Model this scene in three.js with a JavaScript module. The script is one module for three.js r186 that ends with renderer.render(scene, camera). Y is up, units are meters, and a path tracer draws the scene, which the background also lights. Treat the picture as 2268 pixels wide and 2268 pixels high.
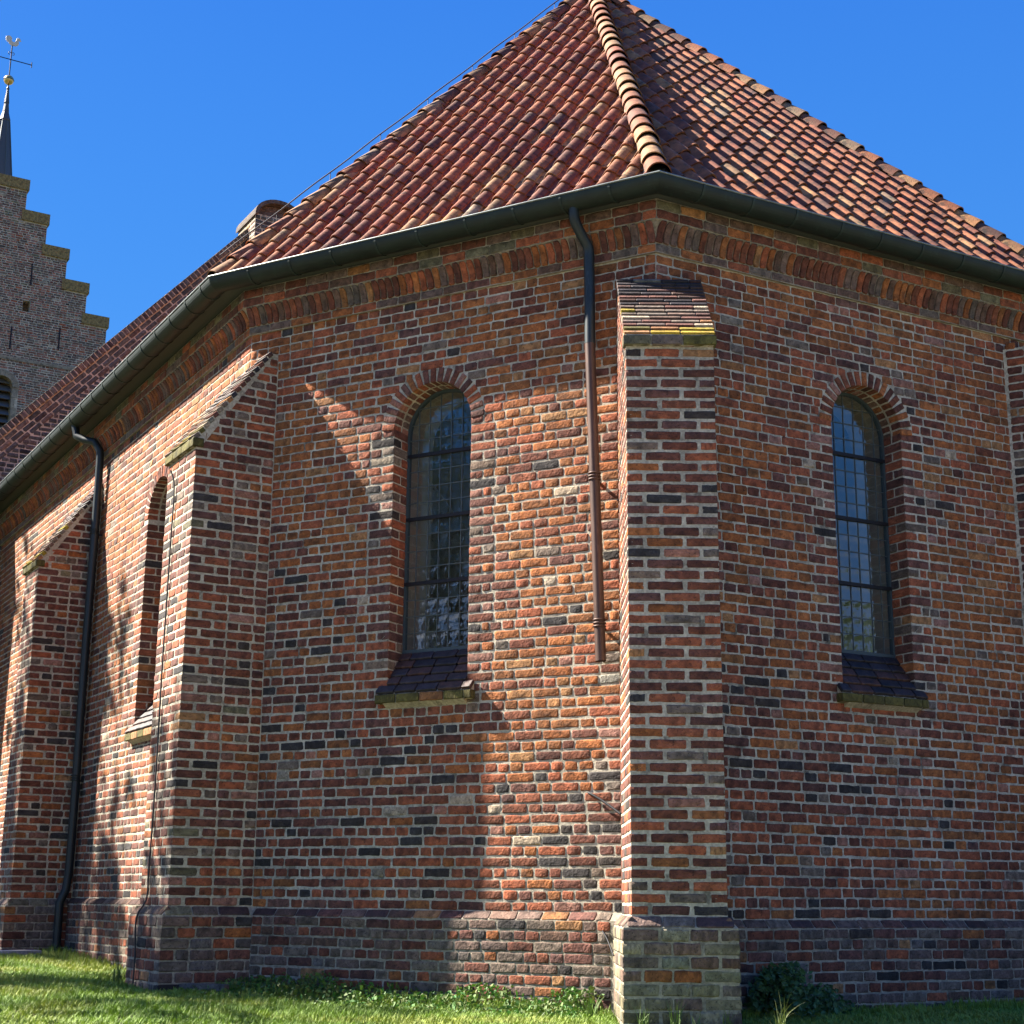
import * as THREE from 'three';

/* ------------------------------------------------------------------ camera, sky, sun, exposure */
const scene = new THREE.Scene();
const camera = new THREE.PerspectiveCamera(36.89, 1, 0.1, 1500);
camera.position.set(0, 1.05, 0);
camera.rotation.order = 'YXZ';
camera.rotation.set(0.2480, 0, 0.00855);
camera.updateMatrixWorld(true);

const EXPOSURE = 4.4;
const SUN_AZ = 76.7 * Math.PI / 180, SUN_EL = 42.6 * Math.PI / 180;   // azimuth measured from the normal of the lit chancel wall
const V2 = (x, z) => ({ x, z });
const add2 = (a, b, k = 1) => V2(a.x + b.x * k, a.z + b.z * k);
const dot2 = (a, b) => a.x * b.x + a.z * b.z;
const unit2 = a => { const l = Math.hypot(a.x, a.z); return V2(a.x / l, a.z / l); };
const out2 = d => V2(-d.z, d.x);                                     // outward normal of a wall running rightwards along d
const dA = unit2(V2(0.50308, 0.86424)), dB = unit2(V2(0.87525, 0.48368)), dC = unit2(V2(0.87894, -0.47693));
const nA = out2(dA), nB = out2(dB), nC = out2(dC);
const sunH = add2(V2(nB.x * Math.cos(SUN_AZ), nB.z * Math.cos(SUN_AZ)), dB, -Math.sin(SUN_AZ));
const SUN = new THREE.Vector3(sunH.x * Math.cos(SUN_EL), Math.sin(SUN_EL), sunH.z * Math.cos(SUN_EL));

{ // clear sky: deep blue above, paler haze towards the horizon, soft brightening round the sun
  const W = 512, H = 256, d = new Float32Array(W * H * 4), k = 1 / EXPOSURE;
  const mixc = (a, b, t) => a.map((v, i) => v + (b[i] - v) * t);
  for (let j = 0; j < H; j++) for (let i = 0; i < W; i++) {
    const el = ((j + 0.5) / H - 0.5) * Math.PI, az = ((i + 0.5) / W - 0.5) * 2 * Math.PI;
    const v = new THREE.Vector3(Math.cos(az) * Math.cos(el), Math.sin(el), Math.sin(az) * Math.cos(el));
    const e = Math.max(0, el * 180 / Math.PI);
    let c = mixc([0.082, 0.365, 0.98], [0.034, 0.200, 0.81], Math.min(1, Math.max(0, (e - 15) / 24)));
    c = mixc(c, [0.025, 0.14, 0.60], Math.min(1, Math.max(0, (e - 42) / 45)));
    c = mixc(c, [1.28, 1.24, 1.12], Math.exp(-Math.pow(e / 7.5, 1.7)));
    const away = 0.93 + 0.13 * v.dot(SUN); c = c.map(x => x * away);
    const g = Math.max(0, v.dot(SUN)), a = Math.pow(g, 14) * 0.55 + Math.pow(g, 90) * 1.6;
    c = [c[0] + a, c[1] + a * 0.97, c[2] + a * 0.9];
    const o = (j * W + i) * 4; d[o] = c[0] * k; d[o + 1] = c[1] * k; d[o + 2] = c[2] * k; d[o + 3] = 1;
  }
  const t = new THREE.DataTexture(d, W, H, THREE.RGBAFormat, THREE.FloatType);
  t.mapping = THREE.EquirectangularReflectionMapping; t.magFilter = t.minFilter = THREE.LinearFilter; t.needsUpdate = true;
  scene.background = t; scene.environment = t;
}
const sun = new THREE.DirectionalLight(new THREE.Color().setRGB(1, 0.92, 0.80), 5);
sun.position.copy(SUN).multiplyScalar(90).add(new THREE.Vector3(-2, 4, -18));
sun.target.position.set(-2, 4, -18); scene.add(sun, sun.target);
sun.castShadow = true; sun.shadow.mapSize.set(4096, 4096); sun.shadow.radius = 1;
Object.assign(sun.shadow.camera, { left: -40, right: 40, top: 40, bottom: -40, near: 1, far: 220 });
const renderer = new THREE.WebGLRenderer({ antialias: true });
renderer.toneMapping = THREE.LinearToneMapping; renderer.toneMappingExposure = EXPOSURE;
renderer.shadowMap.enabled = true; renderer.setSize(1024, 1024);

/* ------------------------------------------------------------------ helpers */
function rngOf(s) { let a = (s * 2654435761) >>> 0; return () => { a = (a + 0x6D2B79F5) | 0; let t = Math.imul(a ^ (a >>> 15), 1 | a); t = (t + Math.imul(t ^ (t >>> 7), 61 | t)) ^ t; return ((t ^ (t >>> 14)) >>> 0) / 4294967296; }; }
const R = (r, a, b) => a + (b - a) * r();
const clamp = (x, a, b) => Math.min(b, Math.max(a, x)), sstep = (a, b, x) => { const t = clamp((x - a) / (b - a), 0, 1); return t * t * (3 - 2 * t); };
function hash2(i, j, s) { let h = Math.imul(i, 374761393) ^ Math.imul(j, 668265263) ^ Math.imul(s, 2246822519); h = Math.imul(h ^ (h >>> 13), 1274126177); return ((h ^ (h >>> 16)) >>> 0) / 4294967296; }
function vnoise(x, y, s, px = 0, py = px) {
  const xi = Math.floor(x), yi = Math.floor(y), fx = x - xi, fy = y - yi, w = t => t * t * t * (t * (t * 6 - 15) + 10);
  const m = (v, p) => p ? ((v % p) + p) % p : v, h = (a, b) => hash2(m(a, px), m(b, py), s), u = w(fx), v = w(fy);
  return (h(xi, yi) * (1 - u) + h(xi + 1, yi) * u) * (1 - v) + (h(xi, yi + 1) * (1 - u) + h(xi + 1, yi + 1) * u) * v;
}
function fbm(x, y, s, oct, p = 0) { let a = 0.5, t = 0, n = 0, f = 1; for (let o = 0; o < oct; o++) { t += a * vnoise(x * f, y * f, s + o, p * f); n += a; a *= 0.55; f *= 2; } return t / n; }
function tex(N, fn, srgb, rep = 1) {
  const d = new Uint8Array(N * N * 4);
  for (let j = 0; j < N; j++) for (let i = 0; i < N; i++) { const c = fn(i / N, j / N), o = (j * N + i) * 4; for (let k = 0; k < 3; k++) d[o + k] = clamp(Math.round((c.length ? c[k] : c) * 255), 0, 255); d[o + 3] = 255; }
  const t = new THREE.DataTexture(d, N, N); t.wrapS = t.wrapT = THREE.RepeatWrapping; t.magFilter = THREE.LinearFilter; t.minFilter = THREE.LinearMipmapLinearFilter; t.generateMipmaps = true;
  if (srgb) t.colorSpace = THREE.SRGBColorSpace; t.repeat.set(rep, rep); t.needsUpdate = true; return t;
}
const L3 = (r, g, b) => new THREE.Color().setRGB(r, g, b);
const std = o => new THREE.MeshStandardMaterial({ roughness: 0.9, metalness: 0, ...o });

// textures: uv are metres everywhere
const brickMap = tex(512, (x, y) => { const a = fbm(x * 10, y * 10, 3, 5, 10), b = fbm(x * 42, y * 42, 9, 3, 42), p = sstep(0.30, 0.22, b), q = sstep(0.62, 0.74, fbm(x * 18, y * 18, 21, 4, 18)); const v = 0.80 + (a - 0.5) * 0.55 - p * 0.28; return [v + q * 0.10, v + q * 0.12, v + q * 0.13]; }, true, 2);
const brickBump = tex(512, (x, y) => { const a = fbm(x * 12, y * 12, 31, 6, 12), b = fbm(x * 30, y * 30, 39, 4, 30); return clamp(0.5 + (a - 0.5) * 1.1 + (b - 0.5) * 0.5 - sstep(0.34, 0.2, b) * 0.35, 0, 1); }, false, 2);
const mortarMap = tex(512, (x, y) => { const a = fbm(x * 6, y * 6, 51, 5, 6), b = fbm(x * 60, y * 60, 57, 3, 60), dk = sstep(0.60, 0.74, fbm(x * 9, y * 9, 63, 5, 9)); const v = 0.80 + (a - 0.5) * 0.35 + (b - 0.5) * 0.3 - dk * 0.2; return [v, v * 0.995, v * 0.985]; }, true, 0.9);
const mortarBump = tex(512, (x, y) => clamp(fbm(x * 40, y * 40, 71, 4, 40) * 0.7 + fbm(x * 12, y * 12, 76, 3, 12) * 0.4, 0, 1), false, 2);
const tileMap = tex(512, (x, y) => { const a = fbm(x * 8, y * 8, 83, 5, 8), l = sstep(0.60, 0.70, fbm(x * 16, y * 16, 88, 4, 16)), k = sstep(0.62, 0.72, fbm(x * 12, y * 12, 95, 4, 12)); const v = 0.84 + (a - 0.5) * 0.5; return [v - k * 0.22 + l * 0.03, v - k * 0.20 + l * 0.10, v - k * 0.18 + l * 0.08]; }, true, 2);
const fineBump = tex(256, (x, y) => fbm(x * 24, y * 24, 101, 5, 24), false, 3);
const metalMap = tex(512, (x, y) => { const a = fbm(x * 5, y * 5, 111, 5, 5), s = fbm(x * 40, y * 4, 115, 3, 4 * 10); const v = 0.82 + (a - 0.5) * 0.35; const w = sstep(0.7, 0.78, fbm(x * 14, y * 14, 118, 4, 14)) * 0.18; return [v + w, v + w, v + w]; }, true, 1.3);
const groundMap = tex(512, (x, y) => { const a = fbm(x * 6, y * 6, 121, 6, 6), b = fbm(x * 60, y * 60, 127, 3, 60); const t = sstep(0.45, 0.65, a); const v = 0.7 + (b - 0.5) * 0.7; return [(0.45 + 0.25 * t) * v, (0.52 + 0.12 * t) * v, (0.22 + 0.12 * t) * v]; }, true, 0.5);

// colour families of the handmade bricks (linear base colours)
const FAM = {
  orange: [0.500, 0.170, 0.052], red: [0.360, 0.110, 0.052], darkred: [0.240, 0.079, 0.047], purple: [0.180, 0.076, 0.058], black: [0.062, 0.050, 0.045],
  grey: [0.230, 0.170, 0.128], ochre: [0.430, 0.205, 0.080], pink: [0.390, 0.175, 0.120], pale: [0.480, 0.400, 0.300], olive: [0.215, 0.185, 0.105], lime: [0.36, 0.315, 0.205], umber: [0.180, 0.140, 0.116], ash: [0.120, 0.126, 0.118],
  glaze: [0.040, 0.030, 0.034], glazebrown: [0.110, 0.052, 0.038], lichen: [0.50, 0.36, 0.035], moss: [0.140, 0.125, 0.032], brown: [0.200, 0.120, 0.088],
  clay: [0.340, 0.112, 0.045], clayred: [0.275, 0.076, 0.036], claydark: [0.150, 0.058, 0.036], clayochre: [0.340, 0.165, 0.070], claypale: [0.340, 0.205, 0.120],
};
const PAL = [], FAMIDX = {};
{
  const r = rngOf(77);
  for (const [f, c] of Object.entries(FAM)) {
    FAMIDX[f] = [];
    for (let k = 0; k < 7; k++) {
      const v = R(r, 0.66, 1.26), t = R(r, -0.10, 0.10), col = L3(clamp(c[0] * v * (1 + t), 0, 0.8), clamp(c[1] * v, 0, 0.8), clamp(c[2] * v * (1 - t), 0, 0.8));
      const tile = f.startsWith('clay'), gl = f.startsWith('glaze');
      const m = std({ color: col, map: tile ? tileMap : brickMap, bumpMap: tile ? fineBump : brickBump, bumpScale: tile ? 0.002 : gl ? 0.002 : 0.007, roughness: gl ? 0.6 : tile ? 0.82 : 0.95 });
      FAMIDX[f].push(PAL.length); PAL.push({ col, mat: m });
    }
  }
}
const brickStuffMat = std({ vertexColors: true, map: brickMap, bumpMap: brickBump, bumpScale: 0.007, roughness: 0.95 });
const tileStuffMat = std({ vertexColors: true, map: tileMap, bumpMap: fineBump, bumpScale: 0.002, roughness: 0.82 });
const mortarMat = std({ color: L3(0.64, 0.585, 0.465), map: mortarMap, bumpMap: mortarBump, bumpScale: 0.004, roughness: 0.98 });
const mortarDark = std({ color: L3(0.45, 0.40, 0.31), map: mortarMap, bumpMap: mortarBump, bumpScale: 0.004, roughness: 0.98 });
const gutterMat = std({ color: L3(0.011, 0.026, 0.022), map: metalMap, roughness: 0.6 });
const bracketMat = std({ color: L3(0.020, 0.042, 0.036), map: metalMap, roughness: 0.6 });
const zincLip = std({ color: L3(0.30, 0.34, 0.33), map: metalMap, roughness: 0.4, metalness: 0.4 });
const pipeDark = std({ color: L3(0.030, 0.045, 0.052), map: metalMap, roughness: 0.45, metalness: 0.3 });
const pipeBrown = std({ color: L3(0.120, 0.066, 0.050), map: metalMap, roughness: 0.5, metalness: 0.35 });
const ironMat = std({ color: L3(0.018, 0.018, 0.022), roughness: 0.6, metalness: 0.5 });
const leadMat = std({ color: L3(0.085, 0.105, 0.105), roughness: 0.55, metalness: 0.4 });
const frameMat = std({ color: L3(0.05, 0.075, 0.085), roughness: 0.6, metalness: 0.2 });
const insideMat = std({ color: L3(0.33, 0.295, 0.24), bumpMap: fineBump, bumpScale: 0.002 });
const deckMat = std({ color: L3(0.19, 0.135, 0.085), bumpMap: fineBump, bumpScale: 0.002 });
const slateMat = std({ color: L3(0.055, 0.065, 0.080), roughness: 0.55, bumpMap: fineBump, bumpScale: 0.004 });
const goldMat = std({ color: L3(0.62, 0.45, 0.18), roughness: 0.35, metalness: 0.85 });
const cableMat = std({ color: L3(0.03, 0.03, 0.032), roughness: 0.6 });

/* geometry tools */
function mesh(name, geo, mat, parent) { const m = new THREE.Mesh(geo, mat); m.name = name; m.castShadow = m.receiveShadow = true; if (parent) parent.add(m); return m; }
function thing(name, label, category, x, y, z) { const g = new THREE.Group(); g.name = name; g.position.set(x, y, z); g.userData = { label, category }; scene.add(g); return g; }
// a part whose geometry is in world coordinates: its own frame is the world's, so that sub-parts may use world coordinates too
function part(name, geo, mat, g) { const m = mesh(name, geo, mat, g); m.position.copy(g.position).negate(); return m; }
class Acc {   // triangle soup with smooth normals handed in
  constructor() { this.p = []; this.n = []; this.u = []; this.c = []; this.i = []; }
  tri(a, b, c, uvs) { const A = new THREE.Vector3(...a), B = new THREE.Vector3(...b), C = new THREE.Vector3(...c), n = B.clone().sub(A).cross(C.clone().sub(A)).normalize(), k = this.p.length / 3; for (const q of [A, B, C]) { this.p.push(q.x, q.y, q.z); this.n.push(n.x, n.y, n.z); } const w = Math.abs(n.y) > 0.75 ? q => [q.x, q.z] : Math.abs(n.x) > Math.abs(n.z) ? q => [q.z, q.y] : q => [q.x, q.y]; if (uvs) this.u.push(...uvs); else for (const q of [A, B, C]) this.u.push(...w(q)); this.i.push(k, k + 1, k + 2); }
  quad(a, b, c, d) { this.tri(a, b, c); this.tri(a, c, d); }
  addGeo(g, M, col) {
    const P = g.attributes.position, N = g.attributes.normal, U = g.attributes.uv, k = this.p.length / 3, v = new THREE.Vector3(), nm = new THREE.Matrix3().getNormalMatrix(M);
    for (let j = 0; j < P.count; j++) { v.fromBufferAttribute(P, j).applyMatrix4(M); this.p.push(v.x, v.y, v.z); v.fromBufferAttribute(N, j).applyMatrix3(nm).normalize(); this.n.push(v.x, v.y, v.z); this.u.push(U.getX(j), U.getY(j)); if (col) this.c.push(col.r, col.g, col.b); }
    if (g.index) for (let j = 0; j < g.index.count; j++) this.i.push(g.index.array[j] + k); else for (let j = 0; j < P.count; j++) this.i.push(j + k);
  }
  geo() { const g = new THREE.BufferGeometry(); g.setAttribute('position', new THREE.Float32BufferAttribute(this.p, 3)); g.setAttribute('normal', new THREE.Float32BufferAttribute(this.n, 3)); g.setAttribute('uv', new THREE.Float32BufferAttribute(this.u, 2)); if (this.c.length) g.setAttribute('color', new THREE.Float32BufferAttribute(this.c, 3)); g.setIndex(this.i); return g; }
}
const I4 = new THREE.Matrix4();
// a frame: origin o, axes u (along), v (up), n (out of the surface)
class Frame {
  constructor(o, u, v, n) { this.o = o; this.u = u; this.v = v; this.n = n; }
  pt(u, v, w = 0) { return this.o.clone().addScaledVector(this.u, u).addScaledVector(this.v, v).addScaledVector(this.n, w); }
  a(u, v, w = 0) { const p = this.pt(u, v, w); return [p.x, p.y, p.z]; }
  mat(u, v, w, sx = 1, sy = 1, sz = 1, rz = 0) { const p = this.pt(u, v, w), M = new THREE.Matrix4().makeBasis(this.u, this.v, this.n); if (rz) M.multiply(new THREE.Matrix4().makeRotationZ(rz)); M.scale(new THREE.Vector3(sx, sy, sz)); M.setPosition(p); return M; }
}
const wallFrame = (p, d, n) => new Frame(new THREE.Vector3(p.x, 0, p.z), new THREE.Vector3(d.x, 0, d.z), new THREE.Vector3(0, 1, 0), new THREE.Vector3(n.x, 0, n.z));
const frame3 = (o, u, v) => { const U = u.clone().normalize(), N = U.clone().cross(v).normalize(); return new Frame(o.clone(), U, N.clone().cross(U), N); };
// prism: polygon of (w, v) points swept along u from u0 to u1 in frame F
function prism(F, poly, u0, u1, acc = new Acc(), ends = true) {
  let area = 0; poly.forEach((p, i) => { const q = poly[(i + 1) % poly.length]; area += p[0] * q[1] - q[0] * p[1]; });
  const P = area < 0 ? poly.slice().reverse() : poly;
  for (let i = 0; i < P.length; i++) { const [w0, v0] = P[i], [w1, v1] = P[(i + 1) % P.length]; acc.quad(F.a(u0, v0, w0), F.a(u1, v0, w0), F.a(u1, v1, w1), F.a(u0, v1, w1)); }
  if (ends) { const t = THREE.ShapeUtils.triangulateShape(P.map(p => new THREE.Vector2(...p)), []); for (const [a, b, c] of t) { acc.tri(F.a(u1, P[a][1], P[a][0]), F.a(u1, P[c][1], P[c][0]), F.a(u1, P[b][1], P[b][0])); acc.tri(F.a(u0, P[a][1], P[a][0]), F.a(u0, P[b][1], P[b][0]), F.a(u0, P[c][1], P[c][0])); } }
  return acc;
}
const boxF = (F, u0, u1, v0, v1, w0, w1, acc = new Acc()) => prism(F, [[w0, v0], [w1, v0], [w1, v1], [w0, v1]], u0, u1, acc);
function tube(pts, r, seg = 24, rad = 10) { return new THREE.TubeGeometry(new THREE.CatmullRomCurve3(pts.map(p => p.isVector3 ? p : new THREE.Vector3(...p)), false, 'centripetal'), seg, r, rad, false); }

/* brick templates */
function faceBrick(L, H, nu, nv, seed, rough, lo = false) {
  const r = rngOf(seed), b = 0.011, xs = [], ys = [];
  const C = nu + 4, Rw = nv + 4, pos = [], uv = [], ou = r() * 4, ov = r() * 4;
  const cx = i => i < 2 ? -L / 2 : i > C - 3 ? L / 2 : -L / 2 + b + (L - 2 * b) * (nu < 2 ? 0.5 : (i - 2) / (nu - 1));
  const cy = j => j < 2 ? -H / 2 : j > Rw - 3 ? H / 2 : -H / 2 + b + (H - 2 * b) * (nv < 2 ? 0.5 : (j - 2) / (nv - 1));
  const G = []; const bow = R(r, -0.003, 0.003), tx = R(r, -0.001, 0.001), ty = R(r, -0.0008, 0.0008);
  for (let j = 1; j < Rw - 1; j++) for (let i = 1; i < C - 1; i++) {
    let x = cx(i), y = cy(j), z; const ex = i === 1 || i === C - 2, ey = j === 1 || j === Rw - 2;
    y += bow * Math.cos(x / L * 3); z = tx * x / L * 2 + ty * y / H * 2;
    if (ex && ey) { const k = R(r, 0.004, 0.015); x -= Math.sign(x) * k; y -= Math.sign(y) * k * 0.8; z -= 0.007; }
    else if (ex || ey) { if (ex) x += R(r, -0.005, 0.003) * Math.sign(x); if (ey) y += R(r, -0.0048, 0.0024) * Math.sign(y); z -= R(r, 0.003, 0.0058); }
    else { x += R(r, -0.006, 0.006); y += R(r, -0.005, 0.005); z += R(r, -0.35, 0.9) * rough; }
    G[j * C + i] = [x, y, z];
  }
  for (let j = 0; j < Rw; j++) for (let i = 0; i < C; i++) if (!G[j * C + i]) { const ii = clamp(i, 1, C - 2), jj = clamp(j, 1, Rw - 2), q = G[jj * C + ii]; G[j * C + i] = [q[0], q[1], -0.035]; }
  for (let k = 0; k < C * Rw; k++) { pos.push(...G[k]); uv.push(G[k][0] + ou, G[k][1] + ov); }
  const idx = []; for (let j = 0; j < Rw - 1; j++) for (let i = 0; i < C - 1; i++) { const corner = (i === 0 || i === C - 2) && (j === 0 || j === Rw - 2); if (corner) continue; const a = j * C + i; idx.push(a, a + 1, a + C + 1, a, a + C + 1, a + C); }
  const g = new THREE.BufferGeometry(); g.setAttribute('position', new THREE.Float32BufferAttribute(pos, 3)); g.setAttribute('uv', new THREE.Float32BufferAttribute(uv, 2)); g.setIndex(idx); g.computeVertexNormals(); return g;
}
function smoothByPosition(g) {
  g.computeVertexNormals(); const P = g.attributes.position, N = g.attributes.normal, m = new Map(), key = i => `${Math.round(P.getX(i) * 5e3)},${Math.round(P.getY(i) * 5e3)},${Math.round(P.getZ(i) * 5e3)}`;
  for (let i = 0; i < P.count; i++) { const k = key(i), v = m.get(k) || new THREE.Vector3(); v.x += N.getX(i); v.y += N.getY(i); v.z += N.getZ(i); m.set(k, v); }
  for (let i = 0; i < P.count; i++) { const v = m.get(key(i)).clone().normalize(); N.setXYZ(i, v.x, v.y, v.z); } return g;
}
function cornerBrick(L, H, D, seed, rough) {
  const r0 = Math.floor(seed * 97), g = new THREE.BoxGeometry(1, 1, 1, 5, 4, 4), P = g.attributes.position, U = g.attributes.uv, b = 0.009;
  const mapc = (t, S, n) => { const k = Math.round((t + 0.5) * n); return k === 0 ? -S / 2 : k === n ? S / 2 : k === 1 ? -S / 2 + b : k === n - 1 ? S / 2 - b : -S / 2 + b + (S - 2 * b) * (k - 1) / (n - 2); };
  for (let i = 0; i < P.count; i++) {
    const fx = P.getX(i), fy = P.getY(i), fz = P.getZ(i); let x = mapc(fx, L, 5), y = mapc(fy, H, 4), z = mapc(fz, D, 4);
    const ax = Math.abs(fx) > 0.49, ay = Math.abs(fy) > 0.49, az = Math.abs(fz) > 0.49, n = ax + ay + az, h = k => hash2(Math.round(fx * 10) + 50, Math.round(fy * 8) * 31 + Math.round(fz * 8), r0 + k) - 0.5;
    U.setXY(i, (az || ay ? x : z) + seed * 0.37, (ay ? z : y) + seed * 0.21);
    if (n >= 2) { const k = 0.0045 + (n === 3 ? 0.004 : 0) + h(1) * 0.005; if (ax) x -= Math.sign(fx) * k; if (ay) y -= Math.sign(fy) * k; if (az) z -= Math.sign(fz) * k; }
    else { x += h(2) * rough; y += h(3) * rough * 0.7; z += h(4) * rough; }
    P.setXYZ(i, x, y, z - D / 2);
  }
  return smoothByPosition(g);
}
const ST = [], HD = [], CO = [], LOW = [];
for (let k = 0; k < 18; k++) { ST.push(faceBrick(0.275, 0.083, 5, 2, 100 + k, k % 5 === 0 ? 0.0050 : 0.0024)); HD.push(faceBrick(0.13, 0.083, 3, 2, 200 + k, k % 5 === 0 ? 0.0050 : 0.0024)); }
for (let k = 0; k < 14; k++) CO.push(cornerBrick(0.28, 0.083, 0.14, k + 1, 0.005));
for (let k = 0; k < 8; k++) LOW.push(faceBrick(0.275, 0.083, 2, 1, 300 + k, 0.002));

const frustumP = new THREE.Matrix4().multiplyMatrices(camera.projectionMatrix, camera.matrixWorldInverse);
// collects pieces; the largest in view become meshes of their own, the rest one joined part
class Laying {
  constructor(name) { this.name = name; this.items = []; }
  add(geo, M, pal, seen = true) { this.items.push({ geo, M, pal, seen }); }
  finish(parent, limit, stuffMat) {
    const v = new THREE.Vector3(), s = new THREE.Vector3(), q = new THREE.Quaternion(), nrm = new THREE.Vector3();
    for (const it of this.items) {
      it.M.decompose(v, q, s); it.geo.boundingBox || it.geo.computeBoundingBox(); const bb = it.geo.boundingBox;
      const c = v.clone(); if (it.center) c.copy(it.center); nrm.set(0, 0, 1).applyQuaternion(q); const to = camera.position.clone().sub(c), d = to.length();
      const p = c.clone().applyMatrix4(frustumP); const inF = Math.abs(p.x) < 0.985 && Math.abs(p.y) < 0.985 && p.z < 1;
      it.score = it.seen && inF ? Math.max(0, nrm.dot(to) / d) * s.x * s.y * (bb.max.x - bb.min.x) * (bb.max.y - bb.min.y) / (d * d) : 0;
    }
    const ord = this.items.map((_, i) => i).sort((a, b) => this.items[b].score - this.items[a].score || a - b);
    const own = new Set(ord.slice(0, limit).filter(i => this.items[i].score > 0)), acc = new Acc(); let rest = 0;
    this.items.forEach((it, i) => {
      if (own.has(i)) { const m = mesh(this.name, it.geo, PAL[it.pal].mat, parent); m.applyMatrix4(it.M); }
      else { acc.addGeo(it.geo, it.M, PAL[it.pal].col); rest++; }
    });
    if (rest) { const m = mesh(this.name + '_field', acc.geo(), stuffMat, parent); m.userData.kind = 'stuff'; }
  }
}
function pickFam(w, r) { let t = 0; for (const k in w) t += Math.max(0, w[k]); let x = r() * t; for (const k in w) { x -= Math.max(0, w[k]); if (x <= 0) return k; } return 'red'; }
const palOf = (f, r) => FAMIDX[f][Math.floor(r() * FAMIDX[f].length)];
// lays courses of bricks on a face; spans(va, vb) gives the free stretches of a course
function layCourses(lay, F, v0, v1, course, joint, spans, zone, seed, o = {}) {
  const r = rngOf(seed), n = Math.round((v1 - v0) / course), ch = (v1 - v0) / n;
  for (let j = 0; j < n; j++) {
    const va = v0 + j * ch, vb = va + ch, vc = (va + vb) / 2, stretch = (j + (o.shift || 0)) % 2 === 0, h = ch - joint;
    for (const [ua, ub] of spans(va, vb, j)) {
      let x = ua, first = true;
      while (x < ub - 0.025) {
        let len = (stretch ? (r() < (o.mixS ?? 0.86) ? 0.287 : 0.145) : (r() < (o.mixH ?? 0.84) ? 0.146 : 0.287)) + R(r, -0.018, 0.018);
        if (first) { len = stretch ? R(r, 0.14, 0.29) : R(r, 0.09, 0.15); first = false; }
        if (ub - (x + len) < 0.075) len = ub - x;
        if (len > 0.36) len = len / 2;
        const L = len - joint, u = x + len / 2; x += len;
        const wob = (o.wob ?? 0.006) * (vnoise(u * 0.9 + 7, vc * 1.3, seed + 5) - 0.5) * 2 + R(r, -0.0018, 0.0018);
        const jv = o.joints ? o.joints(u, vc) : 0, fam = pickFam(zone(u, vc), r), big = L > 0.195;
        const t = o.low ? LOW[Math.floor(r() * 8)] : (big ? ST : HD)[Math.floor(r() * 18)], nl = o.low ? 0.275 : big ? 0.275 : 0.13;
        lay.add(t, F.mat(u, vc + wob, (o.out ?? 0.0046) + R(r, -0.0012, 0.0016), (L - jv) / nl, (h - jv) / 0.083 * R(r, 0.93, 1.035), 1, R(r, -0.012, 0.012)), palOf(fam, r), !o.hide || !o.hide(u, vc));
      }
    }
  }
}
// corner brick: front length l (metres) centred at u, depth d behind the face, standing `out` proud
function cornerAt(lay, F, u, v, l, h, d, fam, r, out = 0.0045) { lay.add(CO[Math.floor(r() * CO.length)], F.mat(u, v, out, l / 0.28, h / 0.083, d / 0.14, R(r, -0.006, 0.006)), palOf(fam, r)); }

const cut = (list, a, b) => { const o = []; for (const [x, y] of list) { if (b <= x || a >= y) o.push([x, y]); else { if (a > x) o.push([x, a]); if (b < y) o.push([b, y]); } } return o; };

/* ------------------------------------------------------------------ plan of the chancel */
const ab = V2(-2.906, -16.063), bc = V2(1.36, -13.705), cd = add2(bc, dC, 5.0), ap = V2(1.07, -19.17);
const de = add2(ab, nA, -10.0), LA = 12.3;
const P0 = add2(ab, dA, -LA), P5 = add2(de, dA, -LA);
const PTS = [P0, ab, bc, cd, de, P5], DIR = [], NOR = [];
for (let i = 0; i < 5; i++) { const d = unit2(V2(PTS[i + 1].x - PTS[i].x, PTS[i + 1].z - PTS[i].z)); DIR.push(d); NOR.push(out2(d)); }
const LEN = DIR.map((d, i) => dot2(V2(PTS[i + 1].x - PTS[i].x, PTS[i + 1].z - PTS[i].z), d));
const FR = PTS.slice(0, 5).map((p, i) => wallFrame(p, DIR[i], NOR[i]));
const EXTRA = [0.08, 0, 0, 0, 0.08];   // the side walls carry a slightly wider eave
function cornerOff(i, w) {
  const ex = k => w > 0.15 ? w + EXTRA[k] : w;
  if (i === 0) return add2(PTS[0], NOR[0], ex(0)); if (i === 5) return add2(PTS[5], NOR[4], ex(4));
  const wa = ex(i - 1), wb = ex(i);
  const a = NOR[i - 1], b = NOR[i], det = a.x * b.z - a.z * b.x; return add2(PTS[i], V2((wa * b.z - wb * a.z) / det, (a.x * wb - b.x * wa) / det));
}
function loft(profile, i0, i1, acc = new Acc(), closed = true) {   // profile of (w, h), counter-clockwise seen along the wall
  for (let i = i0; i < i1; i++) { const n = closed ? profile.length : profile.length - 1; for (let k = 0; k < n; k++) { const [w0, h0] = profile[k], [w1, h1] = profile[(k + 1) % profile.length]; const A = cornerOff(i, w0), B = cornerOff(i + 1, w0), C = cornerOff(i + 1, w1), D = cornerOff(i, w1); acc.quad([A.x, h0, A.z], [B.x, h0, B.z], [C.x, h1, C.z], [D.x, h1, D.z]); } }
  return acc;
}
const groundY = (x, z) => 0.085 + 0.05 * Math.max(0, -x - 1.5) * (x > -9 ? 1 : 9 / -x * 0.9 + 0.1) - 0.05 * Math.max(0, z + 12.3) * (z < 4 ? 1 : 0) - (z >= 4 ? 0.815 : 0) + 0.03 * (vnoise(x * 0.7, z * 0.7, 5) - 0.5) + 0.02 * (vnoise(x * 2.3, z * 2.3, 6) - 0.5);

const choir = thing('church_choir', 'red brick church choir with polygonal end, stepped buttresses and hipped clay tile roof', 'church', ap.x, 0, ap.z);

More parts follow.
